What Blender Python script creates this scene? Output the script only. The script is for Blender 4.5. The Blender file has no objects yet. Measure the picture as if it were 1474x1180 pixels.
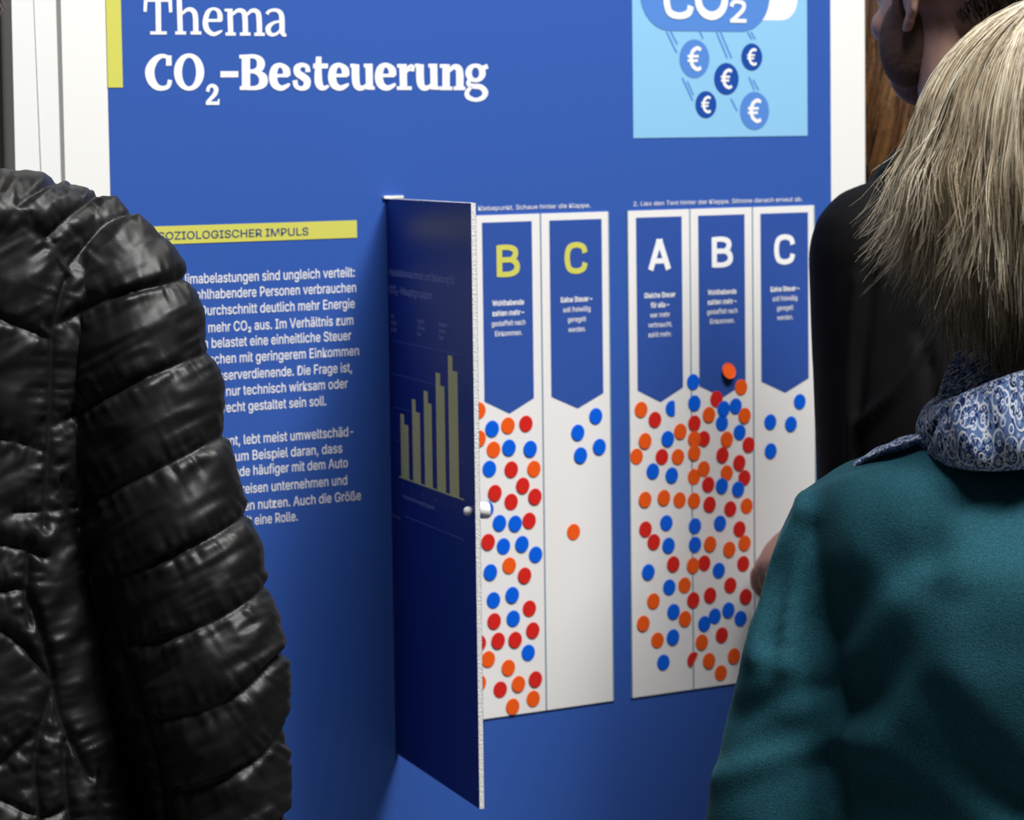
import bpy, math, random, os
import numpy as np
from mathutils import Matrix, Vector
random.seed(7)
RNG = np.random.default_rng(11)
SC = bpy.context.scene
COL = SC.collection

# ------------------------------------------------------------------ camera
FPX, PITCH, ROLL, YAW = 4500.0, -0.08711635, 0.0131116, 0.61376142
CAMZ = 1.58
_rx = np.array([[1, 0, 0], [0, math.cos(PITCH), -math.sin(PITCH)], [0, math.sin(PITCH), math.cos(PITCH)]])
_ry = np.array([[math.cos(ROLL), 0, math.sin(ROLL)], [0, 1, 0], [-math.sin(ROLL), 0, math.cos(ROLL)]])
RC = _rx @ _ry                      # columns: right, forward, up
CAM = np.array([0, 0, CAMZ])
cd = bpy.data.cameras.new('camera')
cam = bpy.data.objects.new('camera', cd)
COL.objects.link(cam)
cam.matrix_world = Matrix([[RC[0, 0], RC[0, 2], -RC[0, 1], 0], [RC[1, 0], RC[1, 2], -RC[1, 1], 0],
                           [RC[2, 0], RC[2, 2], -RC[2, 1], CAMZ], [0, 0, 0, 1]])
cd.sensor_width = 36
cd.lens = FPX / 1474 * 36
cd.clip_start = 0.05
cd.dof.use_dof = True
cd.dof.focus_distance = 2.58
cd.dof.aperture_fstop = 16
SC.camera = cam

# ------------------------------------------------------------------ light
wd = bpy.data.worlds.new('world'); SC.world = wd
wd.use_nodes = True
wd.node_tree.nodes['Background'].inputs[0].default_value = (0.95, 0.97, 1.0, 1)
wd.node_tree.nodes['Background'].inputs[1].default_value = 0.04
SC.view_settings.view_transform = 'Standard'
SC.view_settings.look = 'None'
SC.view_settings.gamma = 1
SC.view_settings.use_curve_mapping = False
SC.view_settings.exposure = -0.16
SC.cycles.max_bounces = 6
SC.cycles.use_denoising = True

def area(name, loc, target, size, power, color=(1, 1, 1), sy=None):
    l = bpy.data.lights.new(name, 'AREA'); l.energy = power; l.color = color
    l.size = size
    if sy: l.shape = 'RECTANGLE'; l.size_y = sy
    o = bpy.data.objects.new(name, l); COL.objects.link(o)
    o.location = loc
    o.rotation_euler = (Vector(target) - Vector(loc)).to_track_quat('-Z', 'Y').to_euler()
    return o
area('ceiling_light', (1.6, 1.95, 4.5), (0.1, 3.4, 1.0), 1.0, 204, (1, 0.985, 0.95))
area('ceiling_light', (0.55, 1.85, 4.5), (-0.1, 3.2, 1.0), 1.0, 102, (0.98, 0.985, 1.0))
area('ceiling_light', (0.9, 5.0, 4.2), (0.6, 3.4, 1.2), 0.8, 24, (1, 0.97, 0.92))

# ------------------------------------------------------------------ helpers
def lin(r, g, b):
    f = lambda c: (c / 12.92 if c <= 0.04045 else ((c + 0.055) / 1.055) ** 2.4)
    return (f(r / 255), f(g / 255), f(b / 255))

def P(px, py, d):                   # a measured point of the photo at a forward distance d -> place
    x = (px - 737) / FPX * d; u = -(py - 590) / FPX * d
    return CAM + RC @ np.array([x, d, u])

def PV(px, py, d):
    px, py, d = np.broadcast_arrays(np.asarray(px, float), np.asarray(py, float), np.asarray(d, float))
    q = np.stack([(px - 737) / FPX * d, d, -(py - 590) / FPX * d], -1)
    return CAM + q @ RC.T

def proj(v):
    q = (np.asarray(v) - CAM) @ RC
    return np.stack([737 + q[:, 0] / q[:, 1] * FPX, 590 - q[:, 2] / q[:, 1] * FPX], 1), q[:, 1]

def mat(name, col, rough=0.6, spec=0.3, bump=None, sheen=0, sheen_tint=None, var=None, metal=0):
    m = bpy.data.materials.new(name); m.use_nodes = True
    nt = m.node_tree; b = nt.nodes['Principled BSDF']
    b.inputs['Base Color'].default_value = (*col, 1)
    b.inputs['Roughness'].default_value = rough
    b.inputs['Specular IOR Level'].default_value = spec
    b.inputs['Metallic'].default_value = metal
    if sheen:
        b.inputs['Sheen Weight'].default_value = sheen
        b.inputs['Sheen Roughness'].default_value = 0.4
        if sheen_tint: b.inputs['Sheen Tint'].default_value = (*sheen_tint, 1)
    tc = nt.nodes.new('ShaderNodeTexCoord')
    if var:
        s, amt = var
        n = nt.nodes.new('ShaderNodeTexNoise'); n.inputs['Scale'].default_value = s; n.inputs['Detail'].default_value = 5
        nt.links.new(tc.outputs['Object'], n.inputs['Vector'])
        mx = nt.nodes.new('ShaderNodeMix'); mx.data_type = 'RGBA'
        mx.inputs[6].default_value = (*[c * (1 - amt) for c in col], 1)
        mx.inputs[7].default_value = (*[min(1, c * (1 + amt)) for c in col], 1)
        nt.links.new(n.outputs['Fac'], mx.inputs[0]); nt.links.new(mx.outputs[2], b.inputs['Base Color'])
    if bump:
        s, st, dist = bump
        n = nt.nodes.new('ShaderNodeTexNoise'); n.inputs['Scale'].default_value = s; n.inputs['Detail'].default_value = 3
        nt.links.new(tc.outputs['Object'], n.inputs['Vector'])
        bp = nt.nodes.new('ShaderNodeBump'); bp.inputs['Strength'].default_value = st; bp.inputs['Distance'].default_value = dist
        nt.links.new(n.outputs['Fac'], bp.inputs['Height']); nt.links.new(bp.outputs[0], b.inputs['Normal'])
    return m

def link(name, me, m, parent=None, smooth=False):
    o = bpy.data.objects.new(name, me); COL.objects.link(o)
    if m: me.materials.append(m)
    if parent:
        o.parent = parent
        o.matrix_parent_inverse = Matrix.Identity(4)
    if smooth: me.polygons.foreach_set('use_smooth', [True] * len(me.polygons))
    return o

def mk(name, v, f, m, parent=None, smooth=False):
    me = bpy.data.meshes.new(name)
    v = np.asarray(v, float)
    f = np.asarray(f) if not isinstance(f, list) else f
    if isinstance(f, np.ndarray):
        n, k = f.shape
        me.vertices.add(len(v)); me.vertices.foreach_set('co', v.ravel())
        me.loops.add(n * k); me.loops.foreach_set('vertex_index', f.ravel().astype(np.int32))
        me.polygons.add(n); me.polygons.foreach_set('loop_start', np.arange(0, n * k, k, dtype=np.int32))
        me.update(calc_edges=True)
    else:
        me.from_pydata([tuple(a) for a in v], [], f)
    me.validate()
    return link(name, me, m, parent, smooth)

def tag(o, label, cat, group=None, kind=None):
    o['label'] = label; o['category'] = cat
    if group: o['group'] = group
    if kind: o['kind'] = kind
    return o
def struct(o): o['kind'] = 'structure'; return o

def empty(name, loc):
    o = bpy.data.objects.new(name, None); COL.objects.link(o); o.location = loc; o.empty_display_size = 0.1
    return o

def catmull(pts, n=8, closed=False):
    p = np.asarray(pts, float); out = []
    N = len(p); segs = N if closed else N - 1
    for i in range(segs):
        if closed: a, b, c, d = p[(i - 1) % N], p[i], p[(i + 1) % N], p[(i + 2) % N]
        else: a, b, c, d = p[max(i - 1, 0)], p[i], p[i + 1], p[min(i + 2, N - 1)]
        for k in range(n):
            t = k / n
            out.append(0.5 * ((2 * b) + (c - a) * t + (2 * a - 5 * b + 4 * c - d) * t * t + (3 * b - a - 3 * c + d) * t ** 3))
    if not closed: out.append(p[-1])
    return np.array(out)

def grid_faces(r, c, wrap=True):
    i = np.arange(r - 1)[:, None]; j = np.arange(c if wrap else c - 1)[None, :]
    j2 = (j + 1) % c
    return np.stack([i * c + j, i * c + j2, (i + 1) * c + j2, (i + 1) * c + j], -1).reshape(-1, 4)

def loft(rings):                    # closed loft: list of (n,3) -> (verts, face list), capped
    R = np.array(rings); r, c, _ = R.shape
    v = R.reshape(-1, 3)
    f = grid_faces(r, c).tolist()
    v = np.vstack([v, R[0].mean(0), R[-1].mean(0)])
    a, b = r * c, r * c + 1
    for j in range(c):
        f.append([a, (j + 1) % c, j]); f.append([b, (r - 1) * c + j, (r - 1) * c + (j + 1) % c])
    return v, f

def frame_of(t):
    t = t / np.linalg.norm(t)
    h = np.array([0, 0, 1.0]) if abs(t[2]) < 0.9 else np.array([0, 1.0, 0])
    a = np.cross(h, t); a /= np.linalg.norm(a); b = np.cross(t, a)
    return t, a, b

def tube(pts, radii, n=16, flat=None):     # tapered capsule chain with round ends
    pts = np.asarray(pts, float); radii = np.asarray(radii, float)
    rings = []
    T = np.gradient(pts, axis=0)
    _, a0, b0 = frame_of(T[0])
    th = np.linspace(0, 2 * math.pi, n, endpoint=False)
    def ring(p, t, r):
        nonlocal a0, b0
        t = t / np.linalg.norm(t)
        a = a0 - t * (a0 @ t); a /= np.linalg.norm(a); b = np.cross(t, a); a0, b0 = a, b
        fa, fb = (1, 1) if flat is None else flat
        rings.append(p + r * (fa * np.cos(th)[:, None] * a + fb * np.sin(th)[:, None] * b))
    t0 = T[0] / np.linalg.norm(T[0]); t1 = T[-1] / np.linalg.norm(T[-1])
    for k in (80, 55, 28): ring(pts[0] - t0 * radii[0] * math.sin(math.radians(k)), t0, radii[0] * math.cos(math.radians(k)))
    for p, t, r in zip(pts, T, radii): ring(p, t, r)
    for k in (28, 55, 80): ring(pts[-1] + t1 * radii[-1] * math.sin(math.radians(k)), t1, radii[-1] * math.cos(math.radians(k)))
    return loft(rings)

def ellipsoid(c, r, M=np.eye(3), n=20, m=12):
    th = np.linspace(0, 2 * math.pi, n, endpoint=False)
    rings = []
    for k in range(1, m):
        a = math.pi * k / m
        q = np.stack([r[0] * math.sin(a) * np.cos(th), r[1] * math.sin(a) * np.sin(th), np.full(n, -r[2] * math.cos(a))], 1)
        rings.append(np.asarray(c) + q @ np.asarray(M).T)
    return loft(rings)

def vol_fix(v, f):
    v = np.asarray(v); s = 0
    for p in f:
        for k in range(1, len(p) - 1):
            s += np.dot(v[p[0]], np.cross(v[p[k]], v[p[k + 1]]))
    return f if s > 0 else [list(reversed(p)) for p in f]

def remesh(parts, vox, smooth=2):
    V, F, o = [], [], 0
    for v, f in parts:
        f = vol_fix(v, f)
        V.append(np.asarray(v)); F += [[i + o for i in p] for p in f]; o += len(v)
    me = bpy.data.meshes.new('tmp'); me.from_pydata(np.vstack(V).tolist(), [], F)
    ob = bpy.data.objects.new('tmp', me); COL.objects.link(ob)
    md = ob.modifiers.new('r', 'REMESH'); md.mode = 'VOXEL'; md.voxel_size = vox
    ev = ob.evaluated_get(bpy.context.evaluated_depsgraph_get()); m2 = ev.to_mesh()
    v = np.empty(len(m2.vertices) * 3); m2.vertices.foreach_get('co', v); v = v.reshape(-1, 3)
    f = np.array([list(p.vertices) for p in m2.polygons], dtype=np.int32)
    ev.to_mesh_clear(); bpy.data.objects.remove(ob); bpy.data.meshes.remove(me)
    return lap(v, f, smooth), f

def edges_of(f):
    e = np.vstack([f[:, [i, (i + 1) % f.shape[1]]] for i in range(f.shape[1])])
    return np.unique(np.sort(e, 1), axis=0)
def lap(v, f, it, lam=0.6, e=None):
    if it <= 0: return v
    if e is None: e = edges_of(f)
    n = len(v); deg = np.bincount(e.ravel(), minlength=n)[:, None]
    for _ in range(it):
        s = np.stack([np.bincount(e[:, 0], v[e[:, 1], k], n) + np.bincount(e[:, 1], v[e[:, 0], k], n) for k in range(3)], 1)
        v = v + lam * (s / np.maximum(deg, 1) - v)
    return v
def normals(v, f):
    n = np.zeros_like(v)
    fn = np.cross(v[f[:, 2]] - v[f[:, 0]], v[f[:, 3 if f.shape[1] > 3 else 1]] - v[f[:, 1]])
    if f.shape[1] == 3: fn = np.cross(v[f[:, 1]] - v[f[:, 0]], v[f[:, 2]] - v[f[:, 0]])
    for k in range(3):
        acc = np.zeros(len(v))
        for j in range(f.shape[1]): acc += np.bincount(f[:, j], fn[:, k], len(v))
        n[:, k] = acc
    return n / np.maximum(np.linalg.norm(n, axis=1, keepdims=True), 1e-9)

def vnoise(p, seed=0):              # smooth value noise, -1..1, p (N,d)
    p = np.asarray(p, float)
    if p.ndim == 1: p = p[:, None]
    i = np.floor(p).astype(np.int64); t = p - i; t = t * t * (3 - 2 * t)
    d = p.shape[1]; out = np.zeros(len(p))
    K = [374761393, 668265263, 1274126177]
    for c in range(2 ** d):
        w = np.ones(len(p)); h = np.full(len(p), seed * 144665 + 7, np.int64)
        for k in range(d):
            b = (c >> k) & 1
            w *= t[:, k] if b else 1 - t[:, k]
            h = h + (i[:, k] + b) * K[k]
        h = (h ^ (h >> 13)) * 1274126177; h &= 0xffffffff; h = h ^ (h >> 16)
        out += w * ((h & 0xffff) / 32767.5 - 1)
    return out

def pdist(q, poly):                 # distance + arclength to a polyline
    poly = np.asarray(poly, float); best = np.full(len(q), 1e9); S = np.zeros(len(q)); acc = 0
    for a, b in zip(poly[:-1], poly[1:]):
        ab = b - a; L = np.linalg.norm(ab)
        if L < 1e-9: continue
        t = np.clip(((q - a) @ ab) / (L * L), 0, 1)
        d = np.linalg.norm(q - a - t[:, None] * ab, axis=1)
        m = d < best; best[m] = d[m]; S[m] = (acc + t * L)[m]; acc += L
    return best, S

# ------------------------------------------------------------------ board geometry
BO = np.array([0, 3.3 * 1.09, CAMZ])
BD = np.array([math.cos(YAW), math.sin(YAW), 0.0]); BN = np.array([math.sin(YAW), -math.cos(YAW), 0.0]); BZ = np.array([0, 0, 1.0])
class Frame:                        # a flat face: origin, right, up, outward normal
    def __init__(s, o, u, v, n): s.o, s.u, s.v, s.n = o, u, v, n
    def at(s, u, v, h=0.0): return s.o + np.multiply.outer(u, s.u) + np.multiply.outer(v, s.v) + np.multiply.outer(h, s.n)
    def uv(s, px, py):              # measured pixel -> coordinates on this face
        d = RC @ np.array([(px - 737) / FPX, 1, -(py - 590) / FPX])
        t = ((s.o - CAM) @ s.n) / (d @ s.n); q = CAM + d * t - s.o
        return np.array([q @ s.u, q @ s.v])
    def mat(s, u, v, h): 
        p = s.at(u, v, h)
        return Matrix([[s.u[0], s.v[0], s.n[0], p[0]], [s.u[1], s.v[1], s.n[1], p[1]], [s.u[2], s.v[2], s.n[2], p[2]], [0, 0, 0, 1]])
B = Frame(BO, BD, BZ, BN)
K = 1.09
def box_on(fr, u0, u1, v0, v1, h0, h1, bev=0):
    c = [(u0, v0), (u1, v0), (u1, v1), (u0, v1)]
    v = [fr.at(a, b, h0) for a, b in c] + [fr.at(a, b, h1) for a, b in c]
    f = [[3, 2, 1, 0], [4, 5, 6, 7]] + [[i, (i + 1) % 4, 4 + (i + 1) % 4, 4 + i] for i in range(4)]
    return v, f
def prism_on(fr, pts, h0, h1):
    n = len(pts)
    v = [fr.at(a, b, h0) for a, b in pts] + [fr.at(a, b, h1) for a, b in pts]
    f = [list(range(n))[::-1], [n + i for i in range(n)]] + [[i, (i + 1) % n, n + (i + 1) % n, n + i] for i in range(n)]
    return v, f
def join(ps):
    V, F, o = [], [], 0
    for v, f in ps:
        V += [np.asarray(a) for a in v]; F += [[i + o for i in p] for p in f]; o += len(v)
    return V, F

# fonts that ship with Blender
try: FONT = bpy.data.fonts.load(os.path.join(bpy.utils.system_resource('DATAFILES', path='fonts'), 'Inter.woff2'))
except Exception: FONT = None
def text_geo(s, offset=0.0):
    c = bpy.data.curves.new('t', 'FONT'); c.body = s; c.offset = offset; c.resolution_u = 3
    if FONT: c.font = FONT
    o = bpy.data.objects.new('t', c); COL.objects.link(o)
    bpy.context.view_layer.update()
    me = o.evaluated_get(bpy.context.evaluated_depsgraph_get()).to_mesh()
    v = np.array([q.co[:2] for q in me.vertices]); f = [list(p.vertices) for p in me.polygons]
    o.to_mesh_clear(); bpy.data.objects.remove(o); bpy.data.curves.remove(c)
    return v, f
def text_on(fr, s, v0, size, h, m, parent, name, right=None, left=None, center=None, width=None, cond=0.86, bold=0.0):
    v, f = text_geo(s, bold)
    v = v * size
    v[:, 0] *= cond
    lo, hi = v[:, 0].min(), v[:, 0].max()
    if width: v[:, 0] = lo + (v[:, 0] - lo) * width / (hi - lo); hi = lo + width
    if right is not None: v[:, 0] += right - hi
    elif center is not None: v[:, 0] += center - (lo + hi) / 2
    else: v[:, 0] += left - lo
    w = fr.at(v[:, 0], v[:, 1] + v0, np.full(len(v), h))
    return mk(name, w, f, m, parent)
def text_lines(fr, lines, h, m, parent, name):   # several lines -> one mesh
    V, F, o = [], [], 0
    for (s, v0, size, kw) in lines:
        v, f = text_geo(s, kw.get('bold', 0.0)); v = v * size; v[:, 0] *= kw.get('cond', 0.86)
        lo, hi = v[:, 0].min(), v[:, 0].max()
        if 'right' in kw: v[:, 0] += kw['right'] - hi
        elif 'center' in kw: v[:, 0] += kw['center'] - (lo + hi) / 2
        else: v[:, 0] += kw['left'] - lo
        V.append(fr.at(v[:, 0], v[:, 1] + v0, np.full(len(v), h))); F += [[i + o for i in p] for p in f]; o += len(v)
    return mk(name, np.vstack(V), F, m, parent)

def letter_on(fr, strokes, u, v, w, hgt, h, m, name):     # strokes in a unit box -> placed glyph (u left, v base)
    V, F = [], []
    for k, (pts, ws, *cl) in enumerate(strokes):
        closed = bool(cl and cl[0])
        q = [(a[0] * w, a[1] * hgt, x * hgt * 1.14) for a, x in zip(pts, ws)]
        q = np.array(q) if len(q) <= 2 or closed == 'raw' else catmull(q, 8, closed)
        p, wd_ = q[:, :2], q[:, 2]
        t = np.roll(p, -1, 0) - np.roll(p, 1, 0) if closed else np.gradient(p, axis=0)
        t /= np.linalg.norm(t, axis=1, keepdims=True) + 1e-9
        nn = np.stack([-t[:, 1], t[:, 0]], 1) * wd_[:, None] / 2
        o = len(V); n = len(p)
        for a, c in zip(p + nn, p - nn):
            V += [fr.at(u + a[0], v + a[1], h + 0.00004 * k), fr.at(u + c[0], v + c[1], h + 0.00004 * k)]
        for i in range(n if closed else n - 1):
            j = (i + 1) % n; F.append([o + 2 * i, o + 2 * j, o + 2 * j + 1, o + 2 * i + 1])
    return mk(name, V, F, m)
LET = {
 'A': [([(0.11, 0.0), (0.5, 0.99)], [0.19, 0.19]), ([(0.89, 0.0), (0.5, 0.99)], [0.19, 0.19]), ([(0.26, 0.29), (0.74, 0.29)], [0.15, 0.15]), ([(0.36, 0.93), (0.64, 0.93)], [0.14, 0.14])],
 'B': [([(0.13, 0), (0.13, 1)], [0.19, 0.19]), ([(0.1, 0.925), (0.55, 0.925), (0.82, 0.83), (0.82, 0.65), (0.6, 0.53), (0.1, 0.53)], [0.15, 0.15, 0.18, 0.18, 0.14, 0.14]),
       ([(0.1, 0.53), (0.6, 0.53), (0.88, 0.41), (0.88, 0.19), (0.6, 0.075), (0.1, 0.075)], [0.14, 0.14, 0.185, 0.185, 0.15, 0.15])],
 'C': [([(0.88, 0.66), (0.80, 0.85), (0.5, 0.925), (0.2, 0.83), (0.11, 0.5), (0.2, 0.17), (0.5, 0.075), (0.80, 0.15), (0.88, 0.34)], [0.18, 0.17, 0.155, 0.175, 0.185, 0.175, 0.155, 0.17, 0.18])],
 'O': [([(0.5 + 0.39 * math.cos(t), 0.5 + 0.425 * math.sin(t)) for t in np.linspace(0, 2 * math.pi, 12, endpoint=False)], [0.2] * 12, True)],
 '2': [([(0.12, 0.70), (0.22, 0.88), (0.5, 0.925), (0.8, 0.83), (0.78, 0.6), (0.5, 0.34), (0.12, 0.06)], [0.19, 0.17, 0.15, 0.18, 0.18, 0.17, 0.15]), ([(0.05, 0.075), (0.95, 0.075)], [0.15, 0.15])],
 'E': [([(0.95, 0.86), (0.70, 0.93), (0.40, 0.78), (0.31, 0.5), (0.40, 0.22), (0.70, 0.07), (0.95, 0.14)], [0.13, 0.135, 0.15, 0.15, 0.15, 0.135, 0.13]), ([(0.08, 0.60), (0.80, 0.60)], [0.095, 0.095]), ([(0.08, 0.42), (0.74, 0.42)], [0.095, 0.095])]}
# ------------------------------------------------------------------ materials
W_ = 0.82
def alb(r, g, b, k=1.0): return tuple(min(0.95, c * k) for c in lin(r, g, b))
M_blue = mat('printed_blue', alb(52, 89, 169), 0.45, 0.25, bump=(900, 0.05, 0.001))
M_navy = mat('printed_navy', alb(22, 42, 132), 0.4, 0.25)
M_white = mat('white_board', (W_, W_, 0.80), 0.5, 0.3)
M_ink = mat('white_ink', (0.86, 0.87, 0.88), 0.5, 0.2)
M_yellow = mat('yellow_ink', alb(206, 204, 96), 0.5, 0.2)
M_darkink = mat('dark_ink', alb(50, 70, 120), 0.5, 0.2)
M_sky = mat('light_blue_ink', alb(140, 194, 230), 0.5, 0.2)
M_mid = mat('mid_blue_ink', alb(84, 134, 208), 0.5, 0.2)
M_deep = mat('deep_blue_ink', alb(28, 74, 160), 0.5, 0.2)
M_cream = mat('strip_white', (W_, 0.805, 0.79), 0.5, 0.25)
M_seam = mat('seam_grey', alb(120, 150, 175), 0.6, 0.2)
M_banner = mat('banner_blue', alb(49, 82, 160), 0.5, 0.2)
M_red = mat('sticker_red', alb(212, 38, 32), 0.45, 0.3)
M_orange = mat('sticker_orange', alb(240, 92, 24), 0.45, 0.3)
M_dblue = mat('sticker_blue', alb(4, 96, 222), 0.45, 0.3)
M_edge = mat('foam_edge', (0.8, 0.8, 0.77), 0.8, 0.1, bump=(500, 0.6, 0.002), var=(600, 0.12))
M_knob = mat('knob_white', (0.85, 0.85, 0.82), 0.35, 0.4)
M_steel = mat('screw_metal', (0.75, 0.75, 0.75), 0.25, 0.5, metal=0.8)
M_olive = mat('chart_olive', alb(232, 225, 146), 0.5, 0.2)
M_faint = mat('chart_line', alb(90, 110, 190), 0.5, 0.2)

# ------------------------------------------------------------------ setting
m_floor = mat('hall_floor', (0.16, 0.155, 0.15), 0.55, 0.3, var=(6, 0.15))
m_wall = mat('hall_wall', (0.05, 0.045, 0.042), 0.8, 0.2, var=(3, 0.2))
def box(name, lo, hi, m, parent=None):
    x0, y0, z0 = lo; x1, y1, z1 = hi
    v = [(x0, y0, z0), (x1, y0, z0), (x1, y1, z0), (x0, y1, z0), (x0, y0, z1), (x1, y0, z1), (x1, y1, z1), (x0, y1, z1)]
    f = [[3, 2, 1, 0], [4, 5, 6, 7], [0, 1, 5, 4], [1, 2, 6, 5], [2, 3, 7, 6], [3, 0, 4, 7]]
    return mk(name, v, f, m, parent)
struct(box('floor', (-5, -2, -0.1), (6, 8, 0), m_floor))
struct(box('wall_back', (-5, 8, 0), (6, 8.1, 4.2), m_wall))

# white door frame beside the panel (leans a touch like the photo shows)
def rail(name, xa, xb, h0, m, thick=0.03):
    pts = []
    for xx, ys in ((xa, (2450, -260)), (xb, (-260, 2450))):
        for y in ys: pts.append(B.uv(xx[0] + (xx[1] - xx[0]) * y / 250, y))
    pts = [(u, max(v, -CAMZ)) for u, v in pts]
    vf = prism_on(B, pts[::-1], h0 - thick, h0)
    return mk(name, vf[0], vf[1], m)
M_post = mat('post_white', (0.80, 0.81, 0.80), 0.45, 0.35)
M_groove = mat('post_groove', alb(150, 165, 172), 0.5, 0.3)
M_dkmetal = mat('dark_metal', alb(62, 62, 62), 0.35, 0.5)
M_grmetal = mat('grey_metal', alb(132, 132, 130), 0.35, 0.5)

# ------------------------------------------------------------------ exhibition panel
panel = empty('exhibition_panel', tuple(B.at(0, -CAMZ, -0.02)))
tag(panel, 'blue exhibition panel with a large white title, opened flap and voting columns', 'display panel')
def onpanel(name, vf, m, parent=None, smooth=False):
    """link under the panel keeping world coordinates"""
    o = mk(name, vf[0], vf[1], m, None, smooth); adopt(o, parent or panel); return o
def adopt(o, parent):
    o.parent = parent
    o.matrix_parent_inverse = Matrix.Identity(4)
    bpy_off = world_of(parent)
    me = o.data
    me.transform(Matrix.Translation(-Vector(bpy_off)))
def world_of(o):
    p = Vector((0, 0, 0))
    while o: p += Vector(o.location); o = o.parent
    return p
UL, UR = -0.5195 * K, 0.4988 * K
BU0, BU1 = -0.4715 * K, 0.4468 * K
VTOP = 0.34
board = onpanel('backing_board', box_on(B, UL, UR, -1.30, VTOP, -0.018, 0.0), M_white)
sheet = onpanel('printed_sheet', box_on(B, BU0, BU1, -1.26, VTOP - 0.03, 0.0, 0.0006), M_blue)
for u in (UL + 0.06, UR - 0.06):
    onpanel('foot', join([box_on(B, u - 0.03, u + 0.03, -CAMZ, -1.29, -0.05, -0.019), box_on(B, u - 0.035, u + 0.035, -CAMZ, -CAMZ + 0.02, -0.28, 0.20)]), M_dkmetal)
yb = B.uv(165, 126)[1]
onpanel('yellow_block', box_on(B, BU0 - 0.0003, B.uv(175.5, 100)[0], yb, VTOP - 0.03, 0.0006, 0.0012), M_yellow)

# hand-drawn serif title
def stroke(pts, ws, org, closed=False, n=7):
    q = catmull([(a[0], a[1], w) for a, w in zip(pts, ws)], n, closed) if len(pts) > 2 else np.array([(a[0], a[1], w) for a, w in zip(pts, ws)], float)
    p, w = q[:, :2], q[:, 2]
    if closed: t = np.roll(p, -1, 0) - np.roll(p, 1, 0)
    else: t = np.gradient(p, axis=0)
    t /= np.linalg.norm(t, axis=1, keepdims=True) + 1e-9
    nn = np.stack([-t[:, 1], t[:, 0]], 1)
    A, C = p + nn * w[:, None] / 2, p - nn * w[:, None] / 2
    return A, C, closed
def glyph_geo(strokes, org, sc, h):
    V, F = [], []
    for k, (pts, ws, *cl) in enumerate(strokes):
        A, C, closed = stroke(pts, ws, org, bool(cl and cl[0]))
        o = len(V); n = len(A)
        for a, c in zip(A, C):
            for q in (a, c):
                u, v = B.uv(org[0] + q[0] / sc, org[1] + q[1] / sc); V.append(B.at(u, v, h + 0.00004 * (k % 5)))
        for i in range(n if closed else n - 1):
            j = (i + 1) % n
            F.append([o + 2 * i, o + 2 * j, o + 2 * j + 1, o + 2 * i + 1])
    return V, F
def ser(x0, x1, y, w=26): return ([(x0, y), (x1, y)], [w, w])
def ring_s(cx, cy, ao, bo, ai, bi, n=36):
    th = np.linspace(0, 2 * math.pi, n, endpoint=False)
    pts = [(cx + (ao + ai) / 2 * math.cos(t), cy + (bo + bi) / 2 * math.sin(t)) for t in th]
    ws = [math.hypot((ao - ai) * math.cos(t), (bo - bi) * math.sin(t)) for t in th]
    return (pts, ws, True)
S1, O1, O2 = 5.669, (200, 0), (450, 60)
thema = [([(45, 0), (258, 0)], [30, 30]), ([(52, -5), (46, 96)], [30, 26]), ([(250, -5), (255, 101)], [30, 26]), ([(152, -5), (156, 272)], [44, 44]), ser(88, 222, 269),
         ([(323, -55), (334, 272)], [42, 42]), ser(292, 380, 269), ([(285, -45), (325, -45)], [22, 22]), ([(345, 115), (388, 80), (428, 82), (455, 125), (460, 272)], [20, 30, 38, 43, 43]), ser(417, 505, 269),
         ([(535, 167), (672, 167)], [24, 24]), ([(658, 168), (656, 118), (638, 84), (600, 72), (560, 98), (538, 175), (552, 242), (600, 278), (645, 266), (675, 248)], [42, 40, 30, 22, 36, 44, 44, 34, 26, 12]),
         ([(738, 72), (745, 278)], [43, 43]), ([(694, 82), (740, 84)], [20, 26]), ser(702, 785, 278), ([(755, 122), (798, 88), (838, 90), (860, 130), (865, 278)], [20, 30, 38, 43, 43]), ser(820, 906, 278),
         ([(876, 122), (915, 88), (953, 92), (974, 132), (980, 280)], [20, 30, 38, 43, 43]), ser(937, 1022, 280),
         ([(1040, 116), (1058, 92), (1108, 82), (1150, 105), (1162, 155), (1164, 250), (1176, 284), (1198, 284)], [30, 24, 28, 38, 43, 43, 30, 24]),
         ([(1160, 172), (1095, 186), (1052, 225), (1058, 268), (1092, 284), (1132, 266), (1160, 228)], [18, 24, 42, 40, 26, 22, 18])]
def bold_e(dx, dy): return [([(22 + dx, 92 + dy), (152 + dx, 92 + dy)], [28, 28]),
    ([(136 + dx, 95 + dy), (132 + dx, 42 + dy), (87 + dx, 6 + dy), (42 + dx, 30 + dy), (26 + dx, 98 + dy), (42 + dx, 165 + dy), (92 + dx, 194 + dy), (142 + dx, 174 + dy), (160 + dx, 156 + dy)], [62, 58, 36, 56, 66, 62, 44, 32, 16])]
def bold_u(dx): return [([(345 + dx, 185), (348 + dx, 325), (370 + dx, 373), (410 + dx, 374), (448 + dx, 342)], [62, 62, 50, 36, 22]), ser(303 + dx, 345 + dx, 195, 30),
    ([(456 + dx, 180), (460 + dx, 390)], [58, 58]), ser(413 + dx, 456 + dx, 195, 30), ser(460 + dx, 502 + dx, 378, 28)]
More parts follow.
